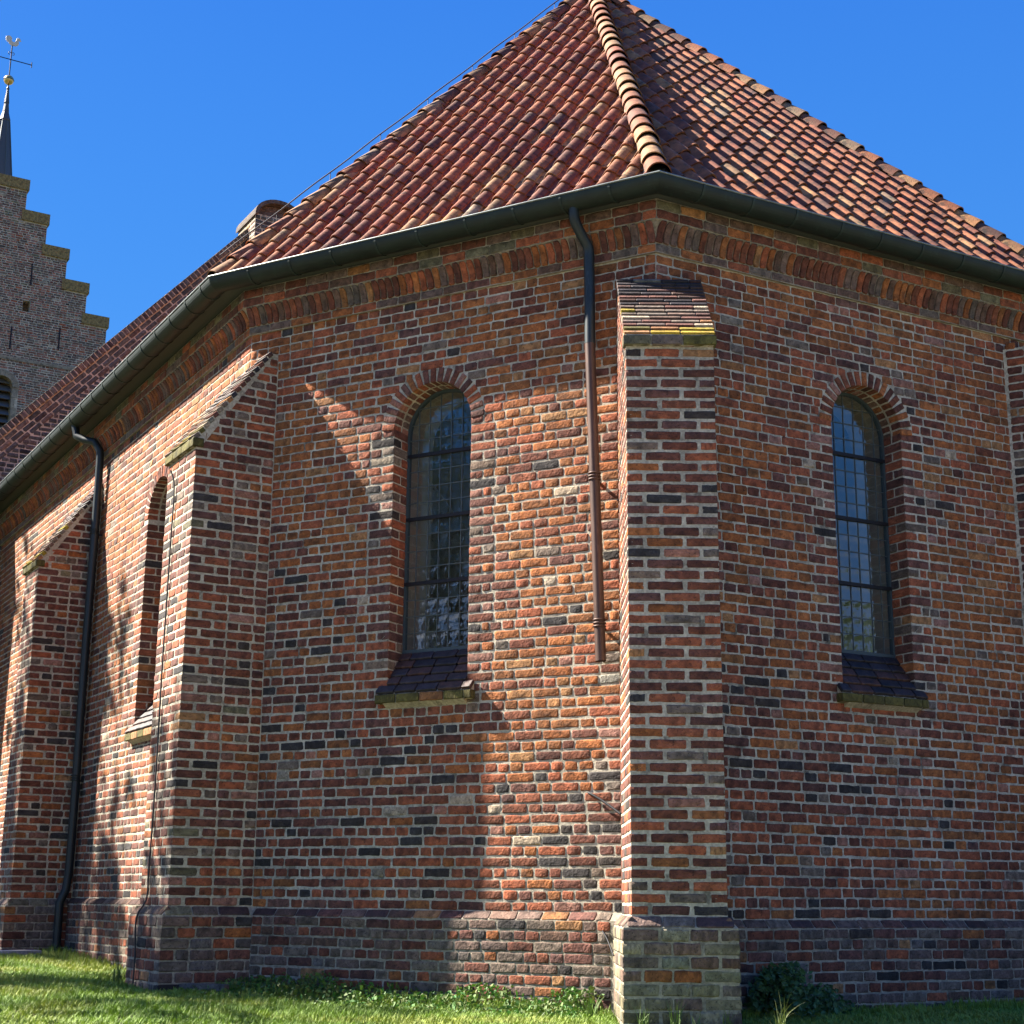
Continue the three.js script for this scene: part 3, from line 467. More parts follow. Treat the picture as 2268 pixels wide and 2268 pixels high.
/* cornice: string course, curved soldier course, two top courses */
{
  const core = part('cornice', loft([[-0.03, WTOP], [0.030, WTOP], [0.030, WTOP + 0.09], [0.034, WTOP + 0.13], [0.048, WTOP + 0.18], [0.072, WTOP + 0.23], [0.108, WTOP + 0.28], [0.132, WTOP + 0.292], [0.132, WTOP + 0.50], [-0.03, WTOP + 0.50]], 0, 5).geo(), mortarDark, choir);
  const zc = (u, v) => ({ orange: 0.35, red: 0.4, darkred: 0.35, brown: 0.3, ochre: 0.05, umber: 0.1 });
  const lay = new Laying('brick');
  for (const i of [0, 1, 2]) {
    const r = rngOf(700 + i), row = (w0, v0, h, lens, fam) => { const A = cornerOff(i, w0), B = cornerOff(i + 1, w0), F = wallFrame(A, DIR[i], NOR[i]), L = Math.hypot(B.x - A.x, B.z - A.z); let x = 0; while (x < L - 0.01) { let l = R(r, lens[0], lens[1]); if (L - x - l < lens[0] * 0.4) l = L - x; lay.add((l > 0.2 ? ST : HD)[Math.floor(r() * 18)], F.mat(x + l / 2, v0 + h / 2, 0.005 + R(r, -0.002, 0.002), (l - 0.008) / (l > 0.2 ? 0.275 : 0.13), (h - 0.008) / 0.083, 1, R(r, -0.008, 0.008)), palOf(pickFam(fam(), r), r), i !== 0); x += l; } };
    row(0.030, WTOP + 0.002, 0.088, [0.26, 0.3], () => ({ orange: 0.3, red: 0.3, brown: 0.3, grey: 0.25, purple: 0.15 }));
    row(0.135, WTOP + 0.295, 0.098, [0.26, 0.3], () => ({ red: 0.3, darkred: 0.3, orange: 0.2, olive: 0.2, brown: 0.3 }));
    row(0.135, WTOP + 0.395, 0.098, [0.26, 0.3], () => ({ red: 0.2, darkred: 0.3, olive: 0.3, brown: 0.3, ochre: 0.1 }));
    // soldiers: bent bricks in two lifts that follow the hollow of the cornice
    const A0 = cornerOff(i, 0.045), B0 = cornerOff(i + 1, 0.045), L = Math.hypot(B0.x - A0.x, B0.z - A0.z), n = Math.round(L / 0.083), F = wallFrame(A0, DIR[i], NOR[i]);
    for (let k = 0; k < n; k++) {
      const bw = L / n, u = (k + 0.5) * bw, M = F.mat(u, WTOP + 0.188, 0.007 + R(r, -0.003, 0.003), (bw - 0.013) / 0.064, 1, 1, R(r, -0.02, 0.02)); lay.add(SOLD(r), M, palOf(pickFam(zc(), r), r), i !== 0);
    }
  }
  lay.finish(core, 300, brickStuffMat);
}
function SOLD(r) {   // curved upright brick, nominal 0.064 wide and 0.19 high, bending outwards at the top
  if (!SOLD.c) SOLD.c = []; const k = Math.floor(r() * 8); if (SOLD.c[k]) return SOLD.c[k];
  const g = faceBrick(0.19, 0.064, 6, 2, 800 + k, 0.003), P = g.attributes.position;
  for (let i = 0; i < P.count; i++) { const a = P.getX(i), b = P.getY(i), z = P.getZ(i), t = (a + 0.095) / 0.19, back = z < -0.03; P.setXYZ(i, -b, a, (back ? -0.03 : z) + 0.085 * t * t + (back ? 0 : 0)); }
  g.computeVertexNormals(); return SOLD.c[k] = g;
}

/* gutter with brackets */
const EAVE = 0.45, LIP = 7.70, GR = 0.132;
{
  const prof = []; const cx = EAVE - GR, n = 16; for (let k = 0; k <= n; k++) { const a = -Math.PI + Math.PI * k / n; prof.push([cx + Math.cos(a) * GR, LIP + Math.sin(a) * GR]); } for (let k = n; k >= 0; k--) { const a = -Math.PI + Math.PI * k / n; prof.push([cx + Math.cos(a) * (GR - 0.005), LIP + Math.sin(a) * (GR - 0.005)]); }
  const gut = part('gutter', loft(prof, 0, 5).geo(), gutterMat, choir);
  const bead = []; for (let k = 0; k < 8; k++) { const a = k / 8 * 2 * Math.PI; bead.push([EAVE + 0.002 + Math.cos(a) * 0.010, LIP + 0.004 + Math.sin(a) * 0.010]); }
  mesh('gutter_lip', loft(bead, 0, 5).geo(), zincLip, gut);
  for (const i of [0, 1, 2]) {
    const r = rngOf(900 + i), m = Math.floor(LEN[i] / 0.58);
    for (let k = 0; k <= m; k++) {
      const F = wallFrame(add2(PTS[i], NOR[i], EXTRA[i]), DIR[i], NOR[i]), u = (k + 0.5) * LEN[i] / (m + 1) + R(r, -0.03, 0.03), a = new Acc();
      for (let q = 0; q < 12; q++) { const t0 = -Math.PI + Math.PI * q / 12, t1 = -Math.PI + Math.PI * (q + 1) / 12, rr = GR + 0.008; a.quad(F.a(u - 0.012, LIP + Math.sin(t0) * rr, cx + Math.cos(t0) * rr), F.a(u + 0.012, LIP + Math.sin(t0) * rr, cx + Math.cos(t0) * rr), F.a(u + 0.012, LIP + Math.sin(t1) * rr, cx + Math.cos(t1) * rr), F.a(u - 0.012, LIP + Math.sin(t1) * rr, cx + Math.cos(t1) * rr)); for (const e of [-1, 1]) a.quad(F.a(u + e * 0.012, LIP + Math.sin(t0) * rr, cx + Math.cos(t0) * rr), F.a(u + e * 0.012, LIP + Math.sin(t0) * (rr - 0.010), cx + Math.cos(t0) * (rr - 0.010)), F.a(u + e * 0.012, LIP + Math.sin(t1) * (rr - 0.010), cx + Math.cos(t1) * (rr - 0.010)), F.a(u + e * 0.012, LIP + Math.sin(t1) * rr, cx + Math.cos(t1) * rr)); }
      boxF(F, u - 0.03, u + 0.03, LIP - 0.075, LIP - 0.04, 0.12, cx - GR + 0.03, a);
      mesh('gutter_bracket', a.geo(), bracketMat, gut);
    }
  }
  // soffit board behind the gutter
  part('eaves_board', loft([[0.10, LIP - 0.085], [0.235, LIP - 0.085], [0.235, LIP + 0.03], [0.10, LIP + 0.03]], 0, 5).geo(), std({ color: L3(0.05, 0.06, 0.05) }), choir);
}
/* downpipes */
function downpipe(F, u, pts, r, split, topMat, lowMat, rings, name) {
  const P = pts.map(([du, v, w]) => F.pt(u + du, v, w)), g = new Acc();
  const k = split;
  const top = part(name, tube(P.slice(0, k + 1), r, 40, 16), topMat, choir);
  if (k < P.length - 1) mesh('lower_length', tube(P.slice(k), r * 0.97, 40, 16), lowMat, top);
  for (const [v, mt] of rings) { const a = pts.findIndex(q => q[1] <= v), q0 = pts[Math.max(0, a - 1)], q1 = pts[Math.max(0, a)], t = q0[1] === q1[1] ? 0 : (q0[1] - v) / (q0[1] - q1[1]), du = q0[0] + (q1[0] - q0[0]) * t, w = q0[2] + (q1[2] - q0[2]) * t; for (const d of [-0.03, 0, 0.03]) { const t2 = new THREE.TorusGeometry(r + 0.002, 0.009, 8, 20); t2.rotateX(Math.PI / 2); const p = F.pt(u + du, v + d, w); t2.translate(p.x, p.y, p.z); mesh('pipe_ring', t2, mt, top); } mesh('pipe_clip', boxF(F, u + du - 0.012, u + du + 0.012, v - 0.05, v - 0.03, -0.02, w).geo(), ironMat, top); }
  return top;
}
downpipe(FR[1], 4.22, [[-0.06, 7.60, 0.33], [-0.06, 7.48, 0.31], [-0.03, 7.34, 0.21], [0, 7.24, 0.135], [0, 7.05, 0.115], [0.005, 6.3, 0.115], [0.005, 6.25, 0.115], [0.06, 4.5, 0.115], [0.10, 3.17, 0.115]], 0.052, 6, pipeDark, pipeBrown, [[4.92, pipeBrown], [3.52, pipeBrown]], 'downpipe');
downpipe(FR[0], LA - 5.62, [[-0.35, 7.60, 0.41], [-0.34, 7.46, 0.40], [-0.2, 7.36, 0.31], [-0.05, 7.3, 0.18], [0, 7.18, 0.12], [0, 6.9, 0.11], [0, 4, 0.11], [0, 1.25, 0.11], [0, 1.12, 0.13], [0, 0.98, 0.19], [0, 0.8, 0.19], [0, 0.18, 0.19]], 0.055, 10, pipeDark, pipeDark, [[6.0, pipeDark], [2.6, pipeDark]], 'downpipe');

/* ------------------------------------------------------------------ roof of clay pantiles */
function pantile(seed) {
  const r = rngOf(seed), nx = 16, W = 0.295, H = 0.40, th = 0.017, prof = x => 0.041 * (1 - Math.cos(2 * Math.PI * (x - 0.095) / 0.25)) * (x > 0.095 ? 1 : 0.8) + 0.016 * x / W;
  const pos = [], uv = [], idx = [], ys = [0, 0.004, 0.12, H], ou = r() * 3, ov = r() * 3, wv = R(r, -0.003, 0.003);
  const z = (x, y) => prof(x) + 0.032 * (1 - y / H) + (y < 0.002 ? -0.003 : 0) + wv * Math.sin(x * 40 + seed) * 0.6;
  const put = (x, y, zz) => { pos.push(x, y, zz); uv.push(x + ou, y + ov); return pos.length / 3 - 1; };
  const top = ys.map(y => Array.from({ length: nx + 1 }, (_, i) => put(W * i / nx, y, z(W * i / nx, y))));
  for (let j = 0; j < ys.length - 1; j++) for (let i = 0; i < nx; i++) idx.push(top[j][i], top[j][i + 1], top[j + 1][i + 1], top[j][i], top[j + 1][i + 1], top[j + 1][i]);
  const f0 = Array.from({ length: nx + 1 }, (_, i) => put(W * i / nx, 0, z(W * i / nx, 0))), f1 = Array.from({ length: nx + 1 }, (_, i) => put(W * i / nx, 0.002, z(W * i / nx, 0) - th));
  for (let i = 0; i < nx; i++) idx.push(f0[i], f1[i], f1[i + 1], f0[i], f1[i + 1], f0[i + 1]);
  const b1 = Array.from({ length: nx + 1 }, (_, i) => put(W * i / nx, 0.002, z(W * i / nx, 0.002) - th)), b2 = Array.from({ length: nx + 1 }, (_, i) => put(W * i / nx, H, z(W * i / nx, H) - th));
  for (let i = 0; i < nx; i++) idx.push(b1[i], b2[i], b2[i + 1], b1[i], b2[i + 1], b1[i + 1]);
  const s = [put(W, 0, z(W, 0)), put(W, 0, z(W, 0) - th), put(W, H, z(W, H) - th), put(W, H, z(W, H))]; idx.push(s[0], s[1], s[2], s[0], s[2], s[3]);
  const g = new THREE.BufferGeometry(); g.setAttribute('position', new THREE.Float32BufferAttribute(pos, 3)); g.setAttribute('uv', new THREE.Float32BufferAttribute(uv, 2)); g.setIndex(idx); g.computeVertexNormals(); return g;
}
const PT = Array.from({ length: 10 }, (_, k) => pantile(40 + k));
// keeps the part of a geometry where f(x, y) >= 0, f linear
function clipGeo(g, f) {
  const P = g.attributes.position, N = g.attributes.normal, U = g.attributes.uv, n = g.index ? g.index.count : P.count, at = k => g.index ? g.index.array[k] : k, pos = [], nor = [], uv = [];
  const vert = i => ({ p: [P.getX(i), P.getY(i), P.getZ(i)], n: [N.getX(i), N.getY(i), N.getZ(i)], u: [U.getX(i), U.getY(i)] }), lerp = (a, b, t) => { const q = (x, y) => x.map((v, k) => v + (y[k] - v) * t); return { p: q(a.p, b.p), n: q(a.n, b.n), u: q(a.u, b.u) }; };
  for (let k = 0; k < n; k += 3) {
    const T = [vert(at(k)), vert(at(k + 1)), vert(at(k + 2))], d = T.map(v => f(v.p[0], v.p[1])), out = [];
    for (let e = 0; e < 3; e++) { const a = T[e], b = T[(e + 1) % 3], x = d[e], y = d[(e + 1) % 3]; if (x >= 0) out.push(a); if (x * y < 0) out.push(lerp(a, b, x / (x - y))); }
    for (let e = 1; e + 1 < out.length; e++) for (const v of [out[0], out[e], out[e + 1]]) { pos.push(...v.p); nor.push(...v.n); uv.push(...v.u); }
  }
  if (!pos.length) return null; const o = new THREE.BufferGeometry(); o.setAttribute('position', new THREE.Float32BufferAttribute(pos, 3)); o.setAttribute('normal', new THREE.Float32BufferAttribute(nor, 3)); o.setAttribute('uv', new THREE.Float32BufferAttribute(uv, 2)); return o;
}
const RE = 0.33, RH = 7.664, APH = 13.42, roofApex = new THREE.Vector3(ap.x, APH, ap.z);
const ridgeEnd = roofApex.clone().add(new THREE.Vector3(-dA.x, 0, -dA.z).multiplyScalar(LA - dot2(V2(ab.x - ap.x, ab.z - ap.z), dA) * -1 * -1 + 0));
{
  const ridgeLen = LA - dot2(V2(ab.x - ap.x, ab.z - ap.z), dA); ridgeEnd.copy(roofApex).add(new THREE.Vector3(-dA.x, 0, -dA.z).multiplyScalar(ridgeLen));
  const eave = i => { const p = cornerOff(i, RE); return new THREE.Vector3(p.x, RH, p.z); };
  const tops = [[ridgeEnd, roofApex], [roofApex, roofApex], [roofApex, roofApex], [roofApex, roofApex], [roofApex, ridgeEnd]];
  const zr = (i, u, v) => { const n = vnoise(u * 0.9, v * 0.9, 60 + i); return { clay: 0.66, clayred: 0.42, claydark: 0.06, clayochre: 0.05 + (n > 0.66 ? 0.14 : 0), claypale: 0.006 + (n > 0.74 ? 0.05 : 0) }; };
  for (let i = 0; i < 5; i++) {
    const a = eave(i), b = eave(i + 1), [tl, tr] = tops[i], U = b.clone().sub(a), F = frame3(a, U, tl.clone().sub(a)), W = U.length(), loc = p => { const d = p.clone().sub(a); return [d.dot(F.u), d.dot(F.v)]; };
    const TL = loc(tl), TR = loc(tr), H = TL[1];
    const low = F.n.clone().multiplyScalar(-0.06), acc = new Acc(), ar = v => [v.x, v.y, v.z], pts = tl === tr ? [a, b, tl] : [a, b, tr, tl];
    const up = pts.map(p => p.clone().addScaledVector(F.n, -0.012)), dn = pts.map(p => p.clone().add(low));
    for (let k = 1; k + 1 < pts.length; k++) { acc.tri(ar(up[0]), ar(up[k]), ar(up[k + 1])); acc.tri(ar(dn[0]), ar(dn[k + 1]), ar(dn[k])); }
    for (let k = 0; k < pts.length; k++) { const q = (k + 1) % pts.length; acc.quad(ar(dn[k]), ar(dn[q]), ar(up[q]), ar(up[k])); }
    const deck = part('roof_slope', acc.geo(), deckMat, choir), lay = new Laying('roof_tile'), r = rngOf(1000 + i), gauge = 0.312, cw = 0.250;
    const eL = (u, v) => (u * TL[1] - v * TL[0]) / Math.hypot(...TL) - 0.03, eR = (u, v) => ((W - u) * TR[1] - v * (W - TR[0])) / Math.hypot(W - TR[0], TR[1]) - 0.03;
    const rows = Math.ceil(H / gauge);
    for (let j = rows - 1; j >= 0; j--) for (let k = -1; k < W / cw + 1; k++) {
      const u = k * cw + (vnoise(j * 0.5, k * 0.3, 33 + i) - 0.5) * 0.02 + R(r, -0.004, 0.004), v = j * gauge - 0.02 + R(r, -0.006, 0.006) + (vnoise(k * 0.35, j * 0.2, 44 + i) - 0.5) * 0.03, fam = pickFam(zr(i, u, v), r), pal = palOf(fam, r), rz = R(r, -0.012, 0.012), tl_ = R(r, -0.01, 0.006), gsel = PT[Math.floor(r() * 10)];
      const cs = [[u, v], [u + 0.295, v], [u, v + 0.40], [u + 0.295, v + 0.40]], mL = cs.map(c => eL(...c)), mR = cs.map(c => eR(...c)), mT = H - v;
      if (Math.max(...mL) < 0.03 || Math.max(...mR) < 0.03 || mT < 0.06) continue;
      let g = gsel;
      if (Math.min(...mL) < 0) g = g && clipGeo(g, (x, y) => eL(u + x, v + y)); if (g && Math.min(...mR) < 0) g = clipGeo(g, (x, y) => eR(u + x, v + y)); if (g && mT < 0.40) g = clipGeo(g, (x, y) => H - 0.02 - (v + y));
      if (!g) continue;
      const M = F.mat(u, v, 0.002 + R(r, 0, 0.006), 1, 1, 1, rz).multiply(new THREE.Matrix4().makeRotationX(tl_)); lay.add(g, M, pal, i === 1 || i === 2);
    }
    lay.finish(deck, i === 1 || i === 2 ? 360 : 0, tileStuffMat);
  }
  // hip and ridge tiles bedded in mortar
  const hipTile = (() => { const g = new THREE.CylinderGeometry(0.104, 0.126, 0.40, 14, 2, true, -Math.PI / 2, Math.PI), a = new Acc(); a.addGeo(g, I4); const h = new THREE.CylinderGeometry(0.092, 0.114, 0.40, 14, 1, true, -Math.PI / 2, Math.PI); const id = Array.from(h.index.array); for (let k = 0; k < id.length; k += 3) [id[k + 1], id[k + 2]] = [id[k + 2], id[k + 1]]; h.setIndex(id); a.addGeo(h, I4); const ring = new THREE.RingGeometry(0.114, 0.126, 14, 1, 0, Math.PI); ring.rotateX(Math.PI / 2); ring.rotateX(0); ring.translate(0, -0.20, 0); a.addGeo(ring, I4); const o = a.geo(); for (let k = 0; k < o.attributes.uv.count; k++) o.attributes.uv.setXY(k, o.attributes.uv.getX(k) * 0.4, o.attributes.uv.getY(k) * 0.4); return o; })();
  const hip = (from, to, name, nl, seed, lim) => {
    const ax = to.clone().sub(from), L = ax.length(); ax.normalize(); const side = ax.clone().cross(new THREE.Vector3(0, 1, 0)).normalize(), up = side.clone().cross(ax).normalize(), r = rngOf(seed);
    const bed = new Acc(), sec = Math.round(L / 0.09), pr = [[-0.105, -0.095], [-0.09, 0.000], [0, 0.04], [0.09, 0.000], [0.105, -0.095]]; let prev = null;
    for (let k = 0; k <= sec; k++) { const c = from.clone().addScaledVector(ax, L * k / sec), ring = pr.map(([x, y]) => c.clone().addScaledVector(side, x * R(r, 0.88, 1.1)).addScaledVector(up, y + R(r, -0.008, 0.008))); if (prev) for (let q = 0; q < pr.length - 1; q++) bed.quad([prev[q].x, prev[q].y, prev[q].z], [ring[q].x, ring[q].y, ring[q].z], [ring[q + 1].x, ring[q + 1].y, ring[q + 1].z], [prev[q + 1].x, prev[q + 1].y, prev[q + 1].z]); prev = ring; }
    const b = part(name, bed.geo(), mortarDark, choir), lay = new Laying('hip_tile'), n = Math.round(L / 0.325);
    for (let k = 0; k < n; k++) { const c = from.clone().addScaledVector(ax, (k + 0.55) * L / n).addScaledVector(up, 0.024 + R(r, -0.006, 0.006)), M = new THREE.Matrix4().makeBasis(side, ax, up); M.setPosition(c); M.multiply(new THREE.Matrix4().makeRotationX(R(r, -0.02, 0.02) - 0.05)); M.multiply(new THREE.Matrix4().makeRotationZ(R(r, -0.03, 0.03))); lay.add(hipTile, M, palOf(pickFam(nl, r), r)); }
    lay.finish(b, lim, tileStuffMat);
  };
  const rise = new THREE.Vector3(0, 0.045, 0), t = roofApex.clone().add(rise);
  hip(eave(1).add(new THREE.Vector3(0, 0.01, 0)), t, 'hip', { clay: 0.5, clayochre: 0.4, claypale: 0.1, claydark: 0.3 }, 1101, 60);
  hip(eave(2).add(rise), t, 'hip', { clay: 0.8, clayochre: 0.4, clayred: 0.4 }, 1102, 60);
  hip(eave(3).add(rise), t, 'hip', { clay: 0.5, clayochre: 0.3, claypale: 0.1, claydark: 0.35 }, 1103, 60);
  hip(eave(4).add(rise), t, 'hip', { clay: 0.5, claydark: 0.3 }, 1104, 0);
  hip(ridgeEnd.clone().add(rise), t, 'ridge', { clay: 0.5, claydark: 0.3 }, 1105, 0);
  // lightning conductor along the hip, on small stand-offs
  const e1 = eave(1).add(rise), ax = t.clone().sub(e1).normalize(), nrm = new THREE.Vector3(0, 1, 0), pts = [], L = t.distanceTo(e1);
  for (let k = 0; k <= 30; k++) { const q = k / 30; pts.push(e1.clone().addScaledVector(ax, q * (L + 0.3)).add(new THREE.Vector3(0, 0.285 + 0.006 * Math.sin(q * 40), 0))); }
  const cab = part('lightning_cable', tube(pts, 0.008, 90, 6), cableMat, choir);
  for (let k = 1; k < 8; k++) { const p = e1.clone().addScaledVector(ax, k / 8 * L); mesh('stand_off', tube([p.clone().add(new THREE.Vector3(0, 0.09, 0)), p.clone().add(new THREE.Vector3(0, 0.21, 0)), p.clone().add(new THREE.Vector3(0, 0.285, 0))], 0.005, 4, 6), cableMat, cab); }
}
// conductor running down the corner buttress, and iron anchors
{
  const F = buAB.FF, pts = [[-0.30, 5.52, 0.06], [-0.26, 5.40, 0.03], [-0.26, 4.6, 0.022], [-0.27, 3.4, 0.022], [-0.25, 2.2, 0.022], [-0.28, 1.3, 0.022], [-0.28, 1.02, 0.03], [-0.30, 0.88, 0.105], [-0.30, 0.5, 0.10], [-0.31, 0.1, 0.10]].map(p => F.pt(...p));
  part('conductor_cable', tube(pts, 0.009, 80, 6), cableMat, choir);
  const G = FR[1];
  part('iron_stay', tube([G.pt(4.30, 0.80, 0.07), G.pt(4.36, 0.74, 0.11), buBC.LF.pt(-0.95, 0.60, 0.09)], 0.008, 8, 6), ironMat, choir);
  part('iron_anchor', (() => { const q = G.pt(4.16, 1.98, -0.02), w = G.pt(4.15, 2.0, 0.03), e = buBC.LF.pt(-1.02, 1.80, 0.015); return tube([q, w, w.clone().lerp(e, 0.5).add(new THREE.Vector3(0, 0.01, 0)), e], 0.012, 16, 6); })(), ironMat, choir);
}

/* ------------------------------------------------------------------ nave gable behind the choir */
{
  const c0 = add2(ap, dA, dot2(V2(ab.x - ap.x, ab.z - ap.z), dA) - LA), nave = thing('church_nave', 'brick nave gable with sloping coping and arched top pier behind the tiled choir roof', 'church', c0.x, 0, c0.z);
  const U = V2(-nA.x, -nA.z), F = wallFrame(c0, U, dA), HW = 6.5, apexH = 14.92, sl = 1.119, eH = apexH - HW * sl;
  const s = new THREE.Shape(); s.moveTo(-HW, -0.3); s.lineTo(HW, -0.3); s.lineTo(HW, eH); s.lineTo(0, apexH); s.lineTo(-HW, eH); s.closePath();
  const g = new THREE.ExtrudeGeometry(s, { depth: 0.5, bevelEnabled: false }); g.applyMatrix4(F.mat(0, 0, -0.5)); const wall = part('gable_wall', g, mortarMat, nave);
  const zone = () => ({ ash: 1.0, umber: 0.25, grey: 0.08, black: 0.06 }), lay = new Laying('brick');
  const vis = (u, v) => u < 0.6 && v > 7.4;
  layCourses(lay, F, 0.3, 14.6, 0.096, 0.014, (va, vb) => { const h = Math.min(HW, (apexH - 0.42 - vb) / sl); let l = h > 0.1 ? [[-h, h]] : []; if (vb < 7.4) l = cut(l, -4.95, 20); else l = cut(l, 1.2, 20); return l; }, zone, 1201, { low: true, hide: (u, v) => !vis(u, v) });
  lay.finish(wall, 300, brickStuffMat);
  // raking coping: a row of bricks on edge along each slope, over a band laid square to it
  for (const sd of [-1, 1]) {
    const o = F.pt(sd * HW, eH, 0), e = F.pt(0, apexH, 0), dir = e.clone().sub(o), L = dir.length(), IF = sd < 0 ? frame3(o, dir, new THREE.Vector3(0, 1, 0)) : frame3(e, o.clone().sub(e), new THREE.Vector3(0, 1, 0));
    const cop = part('coping', boxF(IF, 0, L, -0.02, 0.10, -0.56, 0.035).geo(), mortarMat, nave), cl = new Laying('coping_brick'), r = rngOf(1210 + sd);
    for (let x = 0.04; x < L - 0.4; x += 0.105) { cl.add(HD[Math.floor(r() * 18)], IF.mat(x, 0.035, 0.042, 0.085 / 0.13, 0.125 / 0.083, 1), palOf(pickFam(zone(), r), r), sd < 0); const M = IF.mat(x, 0.105, -0.24, 0.090 / 0.28, 0.03 / 0.083, 0.56 / 0.14); M.setPosition(IF.pt(x, 0.100, 0.04)); cl.add(CO[Math.floor(r() * 14)], M, palOf(pickFam(zone(), r), r), false); }
    for (let k = 0; k < 3; k++) for (let x = 0.1 + k * 0.07; x < L - 0.35; x += 0.29) cl.add(LOW[Math.floor(r() * 8)], IF.mat(x, -0.085 - k * 0.095, 0.006, 0.268 / 0.275, 0.082 / 0.083, 1), palOf(pickFam(zone(), r), r), sd < 0);
    cl.finish(cop, 150, brickStuffMat);
  }
  // pier with barrel cap
  const pf = 0.42, pier = part('gable_pier', boxF(F, -0.75, 0.22, 13.0, 14.42, -0.55, pf).geo(), mortarMat, nave), pl = new Laying('brick'), r = rngOf(1220);
  layCourses(pl, wallFrame(add2(c0, dA, pf), U, dA), 13.05, 14.40, 0.096, 0.014, () => [[-0.75, 0.22]], zone, 1221, { low: true });
  layCourses(pl, wallFrame(add2(add2(c0, dA, -0.55), U, -0.75), dA, nA), 13.05, 14.40, 0.096, 0.014, () => [[0, pf + 0.55]], () => ({ brown: 0.3, olive: 0.2, grey: 0.3, ochre: 0.15, pale: 0.1 }), 1222, { low: true });
  pl.finish(pier, 120, brickStuffMat);
  const arc = []; for (let k = 0; k <= 14; k++) { const a = Math.PI * k / 14; arc.push([Math.cos(a) * 0.52, 14.43 + Math.sin(a) * 0.36]); }
  const sh = new THREE.Shape(); sh.moveTo(0.52, 14.38); arc.forEach(p => sh.lineTo(p[0], p[1])); sh.lineTo(-0.52, 14.38); sh.lineTo(-0.46, 14.42); for (let k = 14; k >= 0; k--) { const a = Math.PI * k / 14; sh.lineTo(Math.cos(a) * 0.45, 14.42 + Math.sin(a) * 0.29); } sh.closePath();
  const bg = new THREE.ExtrudeGeometry(sh, { depth: 1.12, bevelEnabled: false }); bg.applyMatrix4(F.mat(-0.265, -0.02, -0.6)); mesh('barrel_cap', bg, PAL[FAMIDX.umber[2]].mat, pier);
  const tg = new THREE.Shape(); tg.absarc(0, 14.42, 0.46, 0, Math.PI, false); tg.closePath(); const th = new THREE.ExtrudeGeometry(tg, { depth: 0.9, bevelEnabled: false }); th.applyMatrix4(new THREE.Matrix4().makeScale(1, 1, 1)); { const q = th.attributes.position; for (let k = 0; k < q.count; k++) q.setY(k, 14.42 + (q.getY(k) - 14.42) * 0.6); th.computeVertexNormals(); } th.applyMatrix4(F.mat(-0.265, -0.02, -0.55)); mesh('tympanum', th, PAL[FAMIDX.brown[1]].mat, pier);
  // body of the nave
  const body = new Acc(); boxF(F, -HW + 0.05, -HW + 0.6, -0.3, eH - 0.2, -20, -0.5, body); part('side_wall', body.geo(), PAL[FAMIDX.red[1]].mat, nave);
  const rf = new Acc(); for (const sd of [-1, 1]) { const A = [sd * (HW + 0.2), eH - 0.45], B = [0, apexH - 0.32]; prism(F, [[-20, A[1]], [-0.45, A[1]]].length ? [[0, 0], [0, 0.001], [0.001, 0]] : [], 0, 0.001, rf, false); rf.quad(F.a(A[0], A[1], -0.5), F.a(B[0], B[1], -0.5), F.a(B[0], B[1], -20), F.a(A[0], A[1], -20)); rf.quad(F.a(A[0], A[1] - 0.12, -0.5), F.a(B[0], B[1] - 0.12, -0.5), F.a(B[0], B[1] - 0.12, -20), F.a(A[0], A[1] - 0.12, -20)); }
  part('nave_roof', rf.geo(), PAL[FAMIDX.clay[0]].mat, nave);
}

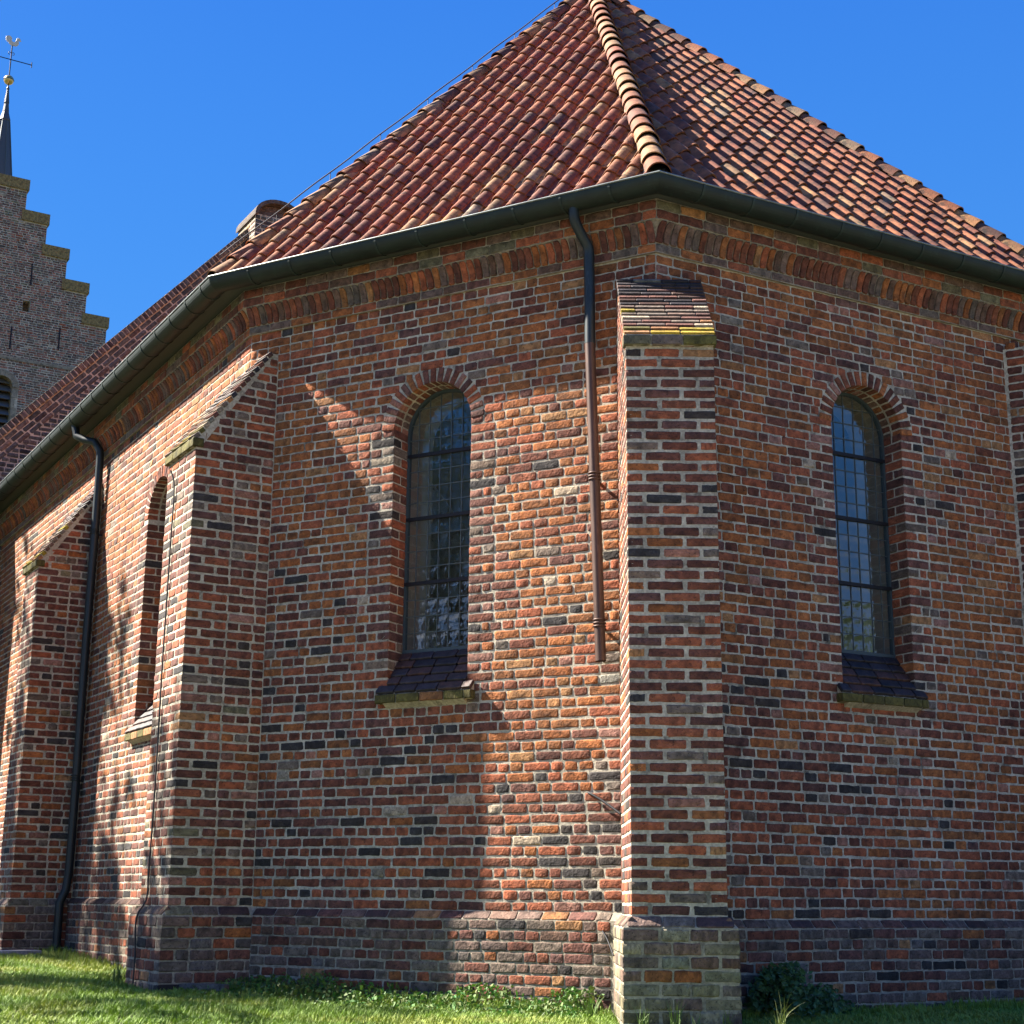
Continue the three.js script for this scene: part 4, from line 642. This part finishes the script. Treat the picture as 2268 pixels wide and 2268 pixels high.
/* ------------------------------------------------------------------ tower with stepped gable and spire */
{
  const c0 = add2(ap, dA, -41), tower = thing('church_tower', 'tall brick church tower with stepped gable, slate spire and gilded weathercock', 'church tower', c0.x, 0, c0.z), F = wallFrame(c0, V2(-nA.x, -nA.z), dA);
  const steps = [[0.66, 28.2], [1.53, 26.95], [2.40, 25.7], [3.27, 24.45], [4.14, 23.2]], cap = 0.50;
  const s = new THREE.Shape(); s.moveTo(-4.6, -0.3); s.lineTo(4.6, -0.3); s.lineTo(4.6, 21.9); for (let k = 4; k >= 0; k--) { s.lineTo(steps[k][0], k === 4 ? 21.9 : steps[k + 1][1] - cap); s.lineTo(steps[k][0], steps[k][1] - cap); } for (let k = 0; k < 5; k++) { s.lineTo(-steps[k][0], steps[k][1] - cap); s.lineTo(-steps[k][0], k === 4 ? 21.9 : steps[k + 1][1] - cap); } s.lineTo(-4.6, 21.9); s.closePath();
  const bx = -0.12 + 0.5, hw = 0.42, hole = new THREE.Path(); hole.moveTo(bx - hw, 17.3); hole.lineTo(bx - hw, 19.65); hole.absarc(bx, 19.65, hw, Math.PI, 0, true); hole.lineTo(bx + hw, 17.3); hole.closePath(); s.holes.push(hole);
  const slot = new THREE.Path(); slot.moveTo(1.02 - 0.14, 22.75); slot.lineTo(1.02 - 0.14, 23.2); slot.lineTo(1.02 + 0.14, 23.2); slot.lineTo(1.02 + 0.14, 22.75); slot.closePath(); s.holes.push(slot);
  const g = new THREE.ExtrudeGeometry(s, { depth: 0.7, bevelEnabled: false }); g.applyMatrix4(F.mat(0, 0, -0.7)); const wall = part('tower_wall', g, mortarMat, tower);
  const lay = new Laying('brick'), zone = (u, v) => ({ purple: 0.12, brown: 0.8, umber: 0.2, pink: 1.2, grey: 0.5, pale: 0.15, red: 0.15, black: 0.01, olive: v > 26 ? 0.3 : 0.03 });
  layCourses(lay, F, 14.0, 27.75, 0.096, 0.018, (va, vb) => { let h = 4.6; for (const [w, t] of steps) { if (vb > (steps.find(q => q[0] > w) || [0, 21.9 + cap])[1] - cap - 0.0) { h = Math.min(h, w); } } let top = steps[0][1] - cap; if (vb > top) return []; let l = [[-h, h]]; if (va < 19.65 + 0.62 && vb > 17.2) { const y = Math.max(0, va - 19.65), c = va > 19.65 ? Math.sqrt(Math.max(0, 0.64 ** 2 - y * y)) : 0.62; l = cut(l, bx - c, bx + c); } if (va < 23.2 && vb > 22.75) l = cut(l, 0.88, 1.16); return l; }, zone, 1301, { low: true, hide: () => true });
  lay.finish(wall, 0, brickStuffMat);
  // copings of the steps
  const rr = rngOf(1310); const copMat = std({ color: L3(0.36, 0.26, 0.10), map: brickMap, bumpMap: brickBump, bumpScale: 0.012 });
  steps.forEach(([w, t], k) => { const inn = k ? steps[k - 1][0] - 0.12 : 0; for (const sd of k ? [1, -1] : [1]) { const u0 = k ? (sd > 0 ? inn : -w - 0.07) : -w - 0.07, u1 = k ? (sd > 0 ? w + 0.07 : -inn) : w + 0.07; part('step_coping', prism(F, [[-0.78, t - cap], [0.07, t - cap], [0.07, t - 0.06], [-0.1, t], [-0.6, t], [-0.78, t - 0.06]], u0, u1).geo(), copMat, tower); } });
  // bell opening: pale surround, louvres
  const sm = std({ color: L3(0.42, 0.37, 0.28), map: mortarMap, bumpMap: mortarBump, bumpScale: 0.005 }), op = new Acc();
  for (let k = 0; k < 9; k++) { const a0 = Math.PI * k / 9 + 0.01, a1 = Math.PI * (k + 1) / 9 - 0.01, sh = new THREE.Shape(); sh.absarc(0, 0, 0.63, a0, a1, false); sh.absarc(0, 0, 0.40, a1, a0, true); sh.closePath(); const q = new THREE.ExtrudeGeometry(sh, { depth: 0.34, bevelEnabled: false, curveSegments: 4 }); q.applyMatrix4(F.mat(bx, 19.65, -0.29)); part('arch_stone', q, sm, tower); }
  for (const sd of [-1, 1]) for (let k = 0; k < 6; k++) part('jamb_stone', boxF(F, bx + sd * (k % 2 ? 0.40 : 0.40), bx + sd * (k % 2 ? 0.60 : 0.52), 17.3 + k * 0.392, 17.3 + k * 0.392 + 0.38, -0.3, 0.03).geo(), sm, tower);
  for (let k = 0; k < 9; k++) { const y = 17.35 + k * 0.31; part('louvre', prism(F, [[-0.18, y], [-0.16, y + 0.02], [-0.48, y + 0.34], [-0.50, y + 0.32]], bx - 0.42, bx + 0.42).geo(), std({ color: L3(0.10, 0.11, 0.12) }), tower); }
  part('louvre_backing', boxF(F, bx - 0.6, bx + 0.6, 17.1, 20.4, -0.75, -0.68).geo(), deckMat, tower);
  part('shutter', boxF(F, 1.02 - 0.2, 1.02 + 0.2, 22.70, 23.25, -0.5, -0.42).geo(), deckMat, tower);
  for (const [u, v] of [[1.1, 24.3], [0.55, 21.6], [2.35, 21.9], [3.72, 20.0], [1.6, 18.6]]) part('wall_anchor', boxF(F, u - 0.025, u + 0.025, v - 0.45, v + 0.45, -0.02, 0.035).geo(), ironMat, tower);
  part('string_course', boxF(F, -4.6, 4.6, 20.72, 20.86, -0.1, 0.03).geo(), sm, tower);
  // tower body and saddle roof behind the gable
  const body = new Acc(); boxF(F, -4.55, 4.55, -0.3, 21.85, -8.5, -0.72, body); prism(new Frame(F.pt(0, 0, -8.5), F.n, F.v, F.u.clone().negate()), [[-4.5, 21.8], [4.5, 21.8], [0.3, 27.4], [-0.3, 27.4]], 0, 7.7, body); part('tower_body', body.geo(), PAL[FAMIDX.brown[0]].mat, tower);
  // spire
  const sp = F.pt(0.10, 0, -3.0), lathe = new THREE.LatheGeometry([[0.01, 26.6], [0.86, 26.6], [0.74, 27.4], [0.21, 31.9], [0.235, 31.95], [0.14, 32.3], [0.14, 32.35], [0.10, 32.7], [0.115, 32.75], [0.055, 33.35], [0.07, 33.4], [0.035, 33.5], [0.03, 33.62], [0.001, 33.62]].map(p => new THREE.Vector2(...p)), 8); lathe.translate(sp.x, 0, sp.z);
  const fl = new THREE.BufferGeometry().copy(lathe.toNonIndexed()); fl.computeVertexNormals(); const spire = part('spire', fl, slateMat, tower);
  for (let k = 0; k < 8; k++) { const a = k / 8 * 2 * Math.PI; mesh('spire_rib', tube([[sp.x + Math.sin(a) * 0.75, 27.4, sp.z + Math.cos(a) * 0.75], [sp.x + Math.sin(a) * 0.485, 29.65, sp.z + Math.cos(a) * 0.485], [sp.x + Math.sin(a) * 0.215, 31.9, sp.z + Math.cos(a) * 0.215]], 0.022, 6, 6), leadMat, spire); }
  const ball = new THREE.SphereGeometry(0.205, 24, 16); ball.translate(sp.x, 33.80, sp.z); part('gilded_ball', ball, goldMat, tower);
  const bnd = new THREE.TorusGeometry(0.207, 0.012, 6, 24); bnd.rotateX(Math.PI / 2); bnd.translate(sp.x, 33.80, sp.z); part('ball_band', bnd, ironMat, tower);
  const V = (u, y) => new THREE.Vector3(sp.x + F.u.x * u, y, sp.z + F.u.z * u), rod = part('vane_rod', tube([V(0, 33.95), V(0, 34.7), V(0, 35.45)], 0.026, 8, 8), ironMat, tower);
  mesh('cross_arm', tube([V(-0.85, 34.75), V(0, 34.75), V(0.85, 34.75)], 0.022, 8, 6), ironMat, rod);
  for (const q of [-0.85, 0.85]) mesh('arm_end', tube([V(q, 34.63), V(q, 34.75), V(q, 34.87)], 0.02, 4, 6), ironMat, rod);
  for (const q of [-0.09, 0.09]) mesh('scroll', tube([V(0, 35.05), V(q, 35.09), V(q * 1.3, 35.0), V(q * 0.6, 34.97)], 0.014, 8, 5), ironMat, rod);
  const ck = new THREE.Shape(); const pts = [[0.02, -0.12], [0.16, -0.10], [0.25, 0.0], [0.26, 0.10], [0.24, 0.18], [0.30, 0.22], [0.36, 0.205], [0.33, 0.25], [0.31, 0.31], [0.27, 0.34], [0.255, 0.31], [0.23, 0.345], [0.21, 0.30], [0.17, 0.30], [0.15, 0.22], [0.12, 0.12], [0.05, 0.06], [-0.03, 0.07], [-0.08, 0.14], [-0.07, 0.24], [-0.13, 0.32], [-0.23, 0.34], [-0.32, 0.28], [-0.35, 0.17], [-0.31, 0.19], [-0.33, 0.08], [-0.28, 0.11], [-0.27, 0.02], [-0.22, 0.06], [-0.17, -0.04], [-0.08, -0.10]];
  ck.moveTo(...pts[0]); ck.splineThru(pts.slice(1).map(p => new THREE.Vector2(...p))); ck.closePath(); const cg = new THREE.ExtrudeGeometry(ck, { depth: 0.035, bevelEnabled: true, bevelSize: 0.012, bevelThickness: 0.012, bevelSegments: 2 }); cg.applyMatrix4(new Frame(V(0.02, 35.50), F.u, F.v, F.n).mat(0, 0, 0, 0.86, 0.86, 0.86)); part('weathercock', cg, std({ color: L3(0.62, 0.56, 0.45), roughness: 0.5 }), tower);
}

/* ------------------------------------------------------------------ ground, grass and plants */
const inside = (x, z, m = 0) => { for (let i = 0; i < 5; i++) if (dot2(V2(x - PTS[i].x, z - PTS[i].z), NOR[i]) > m) return false; return true; };
const inButt = (x, z) => { for (const [c, N, a, b, f] of [[ab, nA, -0.66, 0.43, 0.86], [bc, nBC, -0.46, 0.5, 1.05], [ab, nA, -6.6, -5.65, 0.9], [cd, nCD, -0.48, 0.48, 1.05]]) { const d = V2(x - c.x, z - c.z), t = d.x * N.z - d.z * N.x, s = dot2(d, N); if (t > a && t < b && s < f && s > -1) return true; } return false; };
{
  const ax = []; for (let k = -90; k <= 90; k++) ax.push(Math.sign(k) * (Math.abs(k) * 0.16 + Math.pow(Math.abs(k) / 90, 5) * 500));
  const pos = [], uv = [], idx = [], n = ax.length; for (const z of ax) for (const x of ax) { const X = x - 2, Z = z - 15; pos.push(X, groundY(X, Z), Z); uv.push(X, Z); }
  for (let j = 0; j < n - 1; j++) for (let i = 0; i < n - 1; i++) { const a = j * n + i; idx.push(a, a + n, a + n + 1, a, a + n + 1, a + 1); }
  const g = new THREE.BufferGeometry(); g.setAttribute('position', new THREE.Float32BufferAttribute(pos, 3)); g.setAttribute('uv', new THREE.Float32BufferAttribute(uv, 2)); g.setIndex(idx); g.computeVertexNormals();
  const gr = mesh('ground', g, std({ color: L3(0.36, 0.42, 0.34), map: groundMap, bumpMap: fineBump, bumpScale: 0.02, roughness: 1 }), scene); gr.userData = { kind: 'structure', label: 'grassy churchyard ground around the choir', category: 'ground' };
}
{ // gravel strip added out of view to bounce warm light onto the shaded walls
  const pos = [], uv = [], idx = [], n = 60; for (let i = 0; i <= n; i++) { const x = -34 + 68 * i / n, m = 0.35 * Math.sin(x * 0.35); for (let k = 0; k <= 8; k++) { const z = -9.6 + m + k * 1.05; pos.push(x, groundY(x, z) + 0.03, z); uv.push(x, z); } }
  for (let i = 0; i < n; i++) for (let k = 0; k < 8; k++) { const a = i * 9 + k; idx.push(a, a + 1, a + 10, a, a + 10, a + 9); }
  const g = new THREE.BufferGeometry(); g.setAttribute('position', new THREE.Float32BufferAttribute(pos, 3)); g.setAttribute('uv', new THREE.Float32BufferAttribute(uv, 2)); g.setIndex(idx); g.computeVertexNormals();
  mesh('gravel_reflector', g, std({ color: L3(0.42, 0.37, 0.285), map: mortarMap, bumpMap: mortarBump, bumpScale: 0.012, roughness: 1 }), scene).userData = { kind: 'structure', label: 'unseen pale gravel strip added to bounce sunlight onto the church walls', category: 'path' };
}
const leafy = c => new THREE.MeshPhysicalMaterial({ color: c, roughness: 0.75, transmission: 0.25, thickness: 0, side: THREE.DoubleSide });
{ // lawn
  const r = rngOf(1500), a = new Acc();
  for (let b = 0; b < 12; b++) { const t = R(r, 0, 6.28), x = R(r, -0.05, 0.05), z = R(r, -0.05, 0.05), h = R(r, 0.6, 1.3), w = R(r, 0.0022, 0.004), lean = R(r, 0.1, 0.65), cx = Math.cos(t), cz = Math.sin(t), p = (s, k) => [x + cx * lean * k * k * h * 0.07 - cz * w * s, k * h * 0.07 * (1 - 0.25 * lean * k), z + cz * lean * k * k * h * 0.07 + cx * w * s]; a.quad(p(-1, 0), p(1, 0), p(0.8, 0.5), p(-0.8, 0.5)); a.tri(p(-0.8, 0.5), p(0.8, 0.5), p(0, 1)); }
  const N = 30000, im = new THREE.InstancedMesh(a.geo(), leafy(L3(1, 1, 1)), N), M = new THREE.Matrix4(), q = new THREE.Quaternion(), Y = new THREE.Vector3(0, 1, 0), c = new THREE.Color(); let k = 0, guard = 0;
  while (k < N && guard++ < 400000) {
    const z = -8.5 - Math.pow(r(), 1.0) * 18, x = R(r, -0.36 * -z - 0.6, Math.min(7, 0.36 * -z)); if (inside(x, z, 0.09) || inButt(x, z)) continue; if (z > -10.1) continue;
    const near = inside(x, z, 0.45), n = vnoise(x * 0.9, z * 0.9, 91), s = R(r, 0.45, 0.9) * (near ? R(r, 1.1, 2.2) : 1) * (0.7 + 0.7 * n);
    M.compose(new THREE.Vector3(x, groundY(x, z) - 0.004, z), q.setFromAxisAngle(Y, r() * 6.28), new THREE.Vector3(R(r, 0.9, 1.6), s, R(r, 0.9, 1.6))); im.setMatrixAt(k, M); const y = sstep(0.45, 0.75, vnoise(x * 1.7, z * 1.7, 95)) * R(r, 0.3, 1); c.setRGB(0.190 + 0.13 * y, 0.310 + 0.05 * y, 0.026 + 0.02 * y).multiplyScalar(R(r, 0.75, 1.25)); im.setColorAt(k, c); k++;
  }
  im.count = k; im.name = 'lawn_grass'; im.castShadow = im.receiveShadow = true; im.userData = { kind: 'stuff', label: 'short green lawn grass in front of the brick walls', category: 'grass' }; scene.add(im);
}
function leafGeo(n, r, spread, size) { const a = new Acc(); for (let k = 0; k < n; k++) { const c = new THREE.Vector3(R(r, -1, 1), R(r, -0.8, 0.8), R(r, -1, 1)).multiplyScalar(spread), d = new THREE.Vector3(R(r, -1, 1), R(r, -0.6, 0.8), R(r, -1, 1)).normalize(), s = new THREE.Vector3(R(r, -1, 1), R(r, -1, 1), R(r, -1, 1)).cross(d).normalize(), L = size * R(r, 0.7, 1.3), w = L * 0.36, f = d.clone().cross(s).multiplyScalar(L * 0.10), P = (x, y, z) => { const p = c.clone().addScaledVector(d, x * L).addScaledVector(s, y * w).addScaledVector(f, z); return [p.x, p.y, p.z]; }; a.tri(P(0, 0, 0), P(0.45, 1, 1), P(1, 0, 0)); a.tri(P(0, 0, 0), P(1, 0, 0), P(0.45, -1, 1)); } return a.geo(); }
{ // ground ivy and weeds along the foot of the lit wall
  const r = rngOf(1600), N = 1700, im = new THREE.InstancedMesh(leafGeo(6, r, 0.035, 0.045), leafy(L3(1, 1, 1)), N), M = new THREE.Matrix4(), q = new THREE.Quaternion(), e = new THREE.Euler(), c = new THREE.Color();
  for (let k = 0; k < N; k++) { const u = R(r, 0.2, 4.3), w = 0.09 + Math.pow(r(), 1.6) * 0.75, p = FR[1].pt(u, 0, w), top = (0.20 * vnoise(u * 2.2, 1, 15) + 0.03) * (1 - sstep(0.15, 0.75, w)) + 0.03, y = groundY(p.x, p.z) + r() * top; M.compose(new THREE.Vector3(p.x, y, p.z), q.setFromEuler(e.set(R(r, -0.6, 0.6), r() * 6.28, R(r, -0.6, 0.6))), new THREE.Vector3(1, 1, 1).multiplyScalar(R(r, 0.7, 1.3))); im.setMatrixAt(k, M); c.setRGB(R(r, 0.06, 0.14), R(r, 0.15, 0.24), R(r, 0.018, 0.035)); im.setColorAt(k, c); }
  im.name = 'ground_ivy'; im.castShadow = im.receiveShadow = true; im.userData = { kind: 'stuff', label: 'low leafy ground ivy along the foot of the sunlit wall', category: 'ground cover' }; scene.add(im);
}
function leafyPlant(name, label, category, x, z, rx, h, n, col, seed, stems, size) {
  const r = rngOf(seed), y0 = groundY(x, z), g = thing(name, label, category, x, y0, z), st = new Acc();
  for (let k = 0; k < stems; k++) { const a = r() * 6.28, d = R(r, 0.2, 0.9) * rx; st.addGeo(tube([[0.03 * Math.cos(a), -0.03, 0.03 * Math.sin(a)], [Math.cos(a) * d * 0.4, h * 0.45, Math.sin(a) * d * 0.4], [Math.cos(a) * d, h * R(r, 0.7, 0.95), Math.sin(a) * d]], 0.006, 6, 5), I4); }
  mesh('stem', st.geo(), std({ color: L3(0.07, 0.08, 0.03) }), g);
  const lg = leafGeo(8, r, 0.06, size), fo = new Acc(), M = new THREE.Matrix4(), q = new THREE.Quaternion(), e = new THREE.Euler(), c = new THREE.Color();
  for (let k = 0; k < n; k++) { const t = Math.pow(r(), 0.5), a = r() * 6.28, v = r(), rr = rx * t * Math.sqrt(1 - v * v * 0.85) * (0.75 + 0.5 * vnoise(a * 1.5, v * 4, seed)); M.compose(new THREE.Vector3(Math.cos(a) * rr, 0.02 + v * h, Math.sin(a) * rr), q.setFromEuler(e.set(R(r, -1, 1), r() * 6.28, R(r, -1, 1))), new THREE.Vector3(1, 1, 1).multiplyScalar(R(r, 0.7, 1.3))); c.setRGB(...col).multiplyScalar(R(r, 0.65, 1.35)); fo.addGeo(lg, M, c); }
  const fm = leafy(L3(1, 1, 1)); fm.vertexColors = true; mesh('foliage', fo.geo(), fm, g); return g;
}
{ const p = FR[2].pt(0.98, 0, 0.34); leafyPlant('shrub', 'dark green bushy shrub in the shade beside the mossy buttress foot', 'shrub', p.x, p.z, 0.30, 0.36, 210, [0.055, 0.135, 0.040], 1701, 14, 0.055); }
{ const p = FR[2].pt(1.35, 0, 0.36); leafyPlant('shrub_001', 'small low dark shrub against the shaded wall plinth', 'shrub', p.x, p.z, 0.22, 0.18, 80, [0.055, 0.135, 0.040], 1702, 8, 0.05); }
function tuft(name, label, x, z, h, n, seed, col, group) {
  const r = rngOf(seed), a = new Acc(); for (let b = 0; b < n; b++) { const t = r() * 6.28, L = h * R(r, 0.55, 1.1), lean = R(r, 0.15, 0.9), w = R(r, 0.004, 0.008), ox = R(r, -0.04, 0.04), oz = R(r, -0.04, 0.04), p = (s, k) => [ox + Math.cos(t) * lean * L * k * k * 0.7 - Math.sin(t) * w * s * (1 - k), L * (k - 0.35 * lean * k * k), oz + Math.sin(t) * lean * L * k * k * 0.7 + Math.cos(t) * w * s * (1 - k)]; for (let s = 0; s < 5; s++) a.quad(p(-1, s / 5), p(1, s / 5), p(1, (s + 1) / 5), p(-1, (s + 1) / 5)); }
  const m = mesh(name, a.geo(), leafy(L3(...col)), scene); m.position.set(x, groundY(x, z) - 0.01, z); m.userData = { label, category: 'grass tuft' }; if (group) m.userData.group = group; return m;
}
{
  const bp = (u, w) => buBC.F.pt(u, 0, w); let k = 0;
  for (const [u, w, h, n, lb] of [[-0.30, 1.12, 0.24, 30, 'dense bright grass tuft at the sunlit corner of the mossy buttress foot'], [-0.05, 1.14, 0.32, 20, 'tallest upright grass tuft before the front of the mossy buttress foot'], [0.12, 1.16, 0.20, 14, 'short sparse grass tuft before the middle of the mossy buttress foot'], [0.36, 1.12, 0.26, 18, 'thin grass tuft at the shaded corner of the mossy buttress foot']]) { const p = bp(u, w); tuft(k ? `grass_tuft_00${k}` : 'grass_tuft', lb, p.x, p.z, h, n, 1800 + k, [0.10, 0.17, 0.03]); k++; }
  const p = V2(2.05, -12.15); tuft('long_grass', 'long arching pale grass blades in front of the dark shrub', p.x, p.z, 0.42, 22, 1850, [0.16, 0.20, 0.05]);
  const q = buBC.F.pt(-0.66, 0, 0.10); tuft('long_grass_001', 'bright grass tuft where the sunlit wall meets the buttress foot', q.x, q.z, 0.26, 30, 1851, [0.10, 0.19, 0.03]);
  const s = buAB.F.pt(-0.75, 0, 0.80); tuft('long_grass_002', 'grass tuft in the nook left of the corner buttress foot', s.x, s.z, 0.35, 34, 1852, [0.08, 0.15, 0.03]);
}
function slabThing(name, label, category, x, z, sx, sy, sz, ry, mat, seed) { const g = cornerBrick(sx, sy, sz, seed, 0.006); const m = mesh(name, g, mat, scene); m.position.set(x, groundY(x, z) + sy / 2 - 0.005, z); m.rotation.y = ry; m.userData = { label, category }; return m; }
{
  const p = buA2.F.pt(-5.1, 0, 0.75); slabThing('stone_slab', 'flat pale stone slab lying on the grass by the downpipe', 'stone', p.x, p.z, 0.5, 0.07, 0.35, 0.5, std({ color: L3(0.42, 0.42, 0.44), map: mortarMap, bumpMap: mortarBump, bumpScale: 0.004 }), 91);
  const q = buAB.F.pt(0.56, 0, 0.42); slabThing('timber_block', 'weathered grey timber block on the ground beside the corner buttress', 'timber', q.x, q.z, 0.62, 0.09, 0.10, -0.35, std({ color: L3(0.16, 0.14, 0.12), map: brickMap, bumpMap: fineBump, bumpScale: 0.004 }), 92);
}

/* ------------------------------------------------------------------ trees of the churchyard (their shade and reflections show) */
function tree(name, label, x, z, h, cr, seed, n, group) {
  const r = rngOf(seed), y0 = groundY(x, z), g = thing(name, label, 'tree', x, y0, z); if (group) g.userData.group = group;
  const acc = new Acc(), limb = (p, q, r0, r1) => { const mid = p.clone().lerp(q, 0.5).add(new THREE.Vector3(R(r, -0.3, 0.3), 0.2, R(r, -0.3, 0.3))), c = new THREE.CatmullRomCurve3([p, mid, q]), seg = 8, rad = 8; const t = new THREE.TubeGeometry(c, seg, 1, rad, false), P = t.attributes.position; for (let i = 0; i <= seg; i++) { const ct = c.getPointAt(i / seg), k = r0 + (r1 - r0) * i / seg; for (let j = 0; j <= rad; j++) { const o = i * (rad + 1) + j; P.setXYZ(o, ct.x + (P.getX(o) - ct.x) * k, ct.y + (P.getY(o) - ct.y) * k, ct.z + (P.getZ(o) - ct.z) * k); } } acc.addGeo(t, I4); };
  const top = new THREE.Vector3(R(r, -0.4, 0.4), h * 0.62, R(r, -0.4, 0.4)); limb(new THREE.Vector3(0, -0.2, 0), top, 0.30, 0.13); const cent = new THREE.Vector3(0, h * 0.62, 0), ends = [];
  for (let k = 0; k < 11; k++) { const a = k * 2.4 + R(r, -0.3, 0.3), b = new THREE.Vector3(0, h * R(r, 0.25, 0.6), 0).lerp(top, 0.5), e = new THREE.Vector3(Math.cos(a) * cr * R(r, 0.5, 0.9), h * R(r, 0.45, 0.92), Math.sin(a) * cr * R(r, 0.5, 0.9)); limb(b, e, 0.10, 0.025); ends.push(e); }
  mesh('trunk', acc.geo(), std({ color: L3(0.085, 0.065, 0.045), bumpMap: brickBump, bumpScale: 0.02 }), g);
  const lg = leafGeo(9, r, 0.26, 0.20), fo = new Acc(), M = new THREE.Matrix4(), q = new THREE.Quaternion(), e = new THREE.Euler(), c = new THREE.Color(), lobes = []; for (let k = 0; k < 26; k++) { const b = k < 11 ? ends[k] : new THREE.Vector3(R(r, -1, 1) * cr * 0.75, h * R(r, 0.38, 0.95), R(r, -1, 1) * cr * 0.75); lobes.push([b, R(r, 0.7, 1.4) * cr * 0.33]); }
  for (let k = 0; k < n; k++) { const [b, rad] = lobes[Math.floor(r() * lobes.length)], d = new THREE.Vector3(R(r, -1, 1), R(r, -0.8, 0.8), R(r, -1, 1)).normalize().multiplyScalar(rad * Math.pow(r(), 0.45)); M.compose(b.clone().add(d), q.setFromEuler(e.set(r() * 6, r() * 6, r() * 6)), new THREE.Vector3(1, 1, 1).multiplyScalar(R(r, 0.7, 1.3))); c.setRGB(0.045, 0.085, 0.02).multiplyScalar(R(r, 0.7, 1.4)); fo.addGeo(lg, M, c); }
  const fm = leafy(L3(1, 1, 1)); fm.vertexColors = true; mesh('crown', fo.geo(), fm, g);
}
tree('shade_tree', 'leafy churchyard tree shading the grass beside the side wall', -17.2, -18.2, 13.2, 3.0, 1901, 1150);
tree('shade_tree_001', 'taller leafy churchyard tree dappling the side wall and its second buttress', -18.5, -24.8, 17.0, 2.9, 1902, 850);
tree('reflected_tree', 'tall tree mirrored in the sunlit wall window, beside the lawn', -21, -4.0, 16.0, 4.6, 1903, 800);
tree('reflected_tree_001', 'tall tree mirrored in the sunlit wall window, farther along the lawn', -30, 1.5, 18.0, 5.4, 1904, 900);
tree('reflected_tree_002', 'low broad tree mirrored at the foot of the shaded wall window', 33, -3.5, 9.0, 4.5, 1905, 2200);

renderer.render(scene, camera);
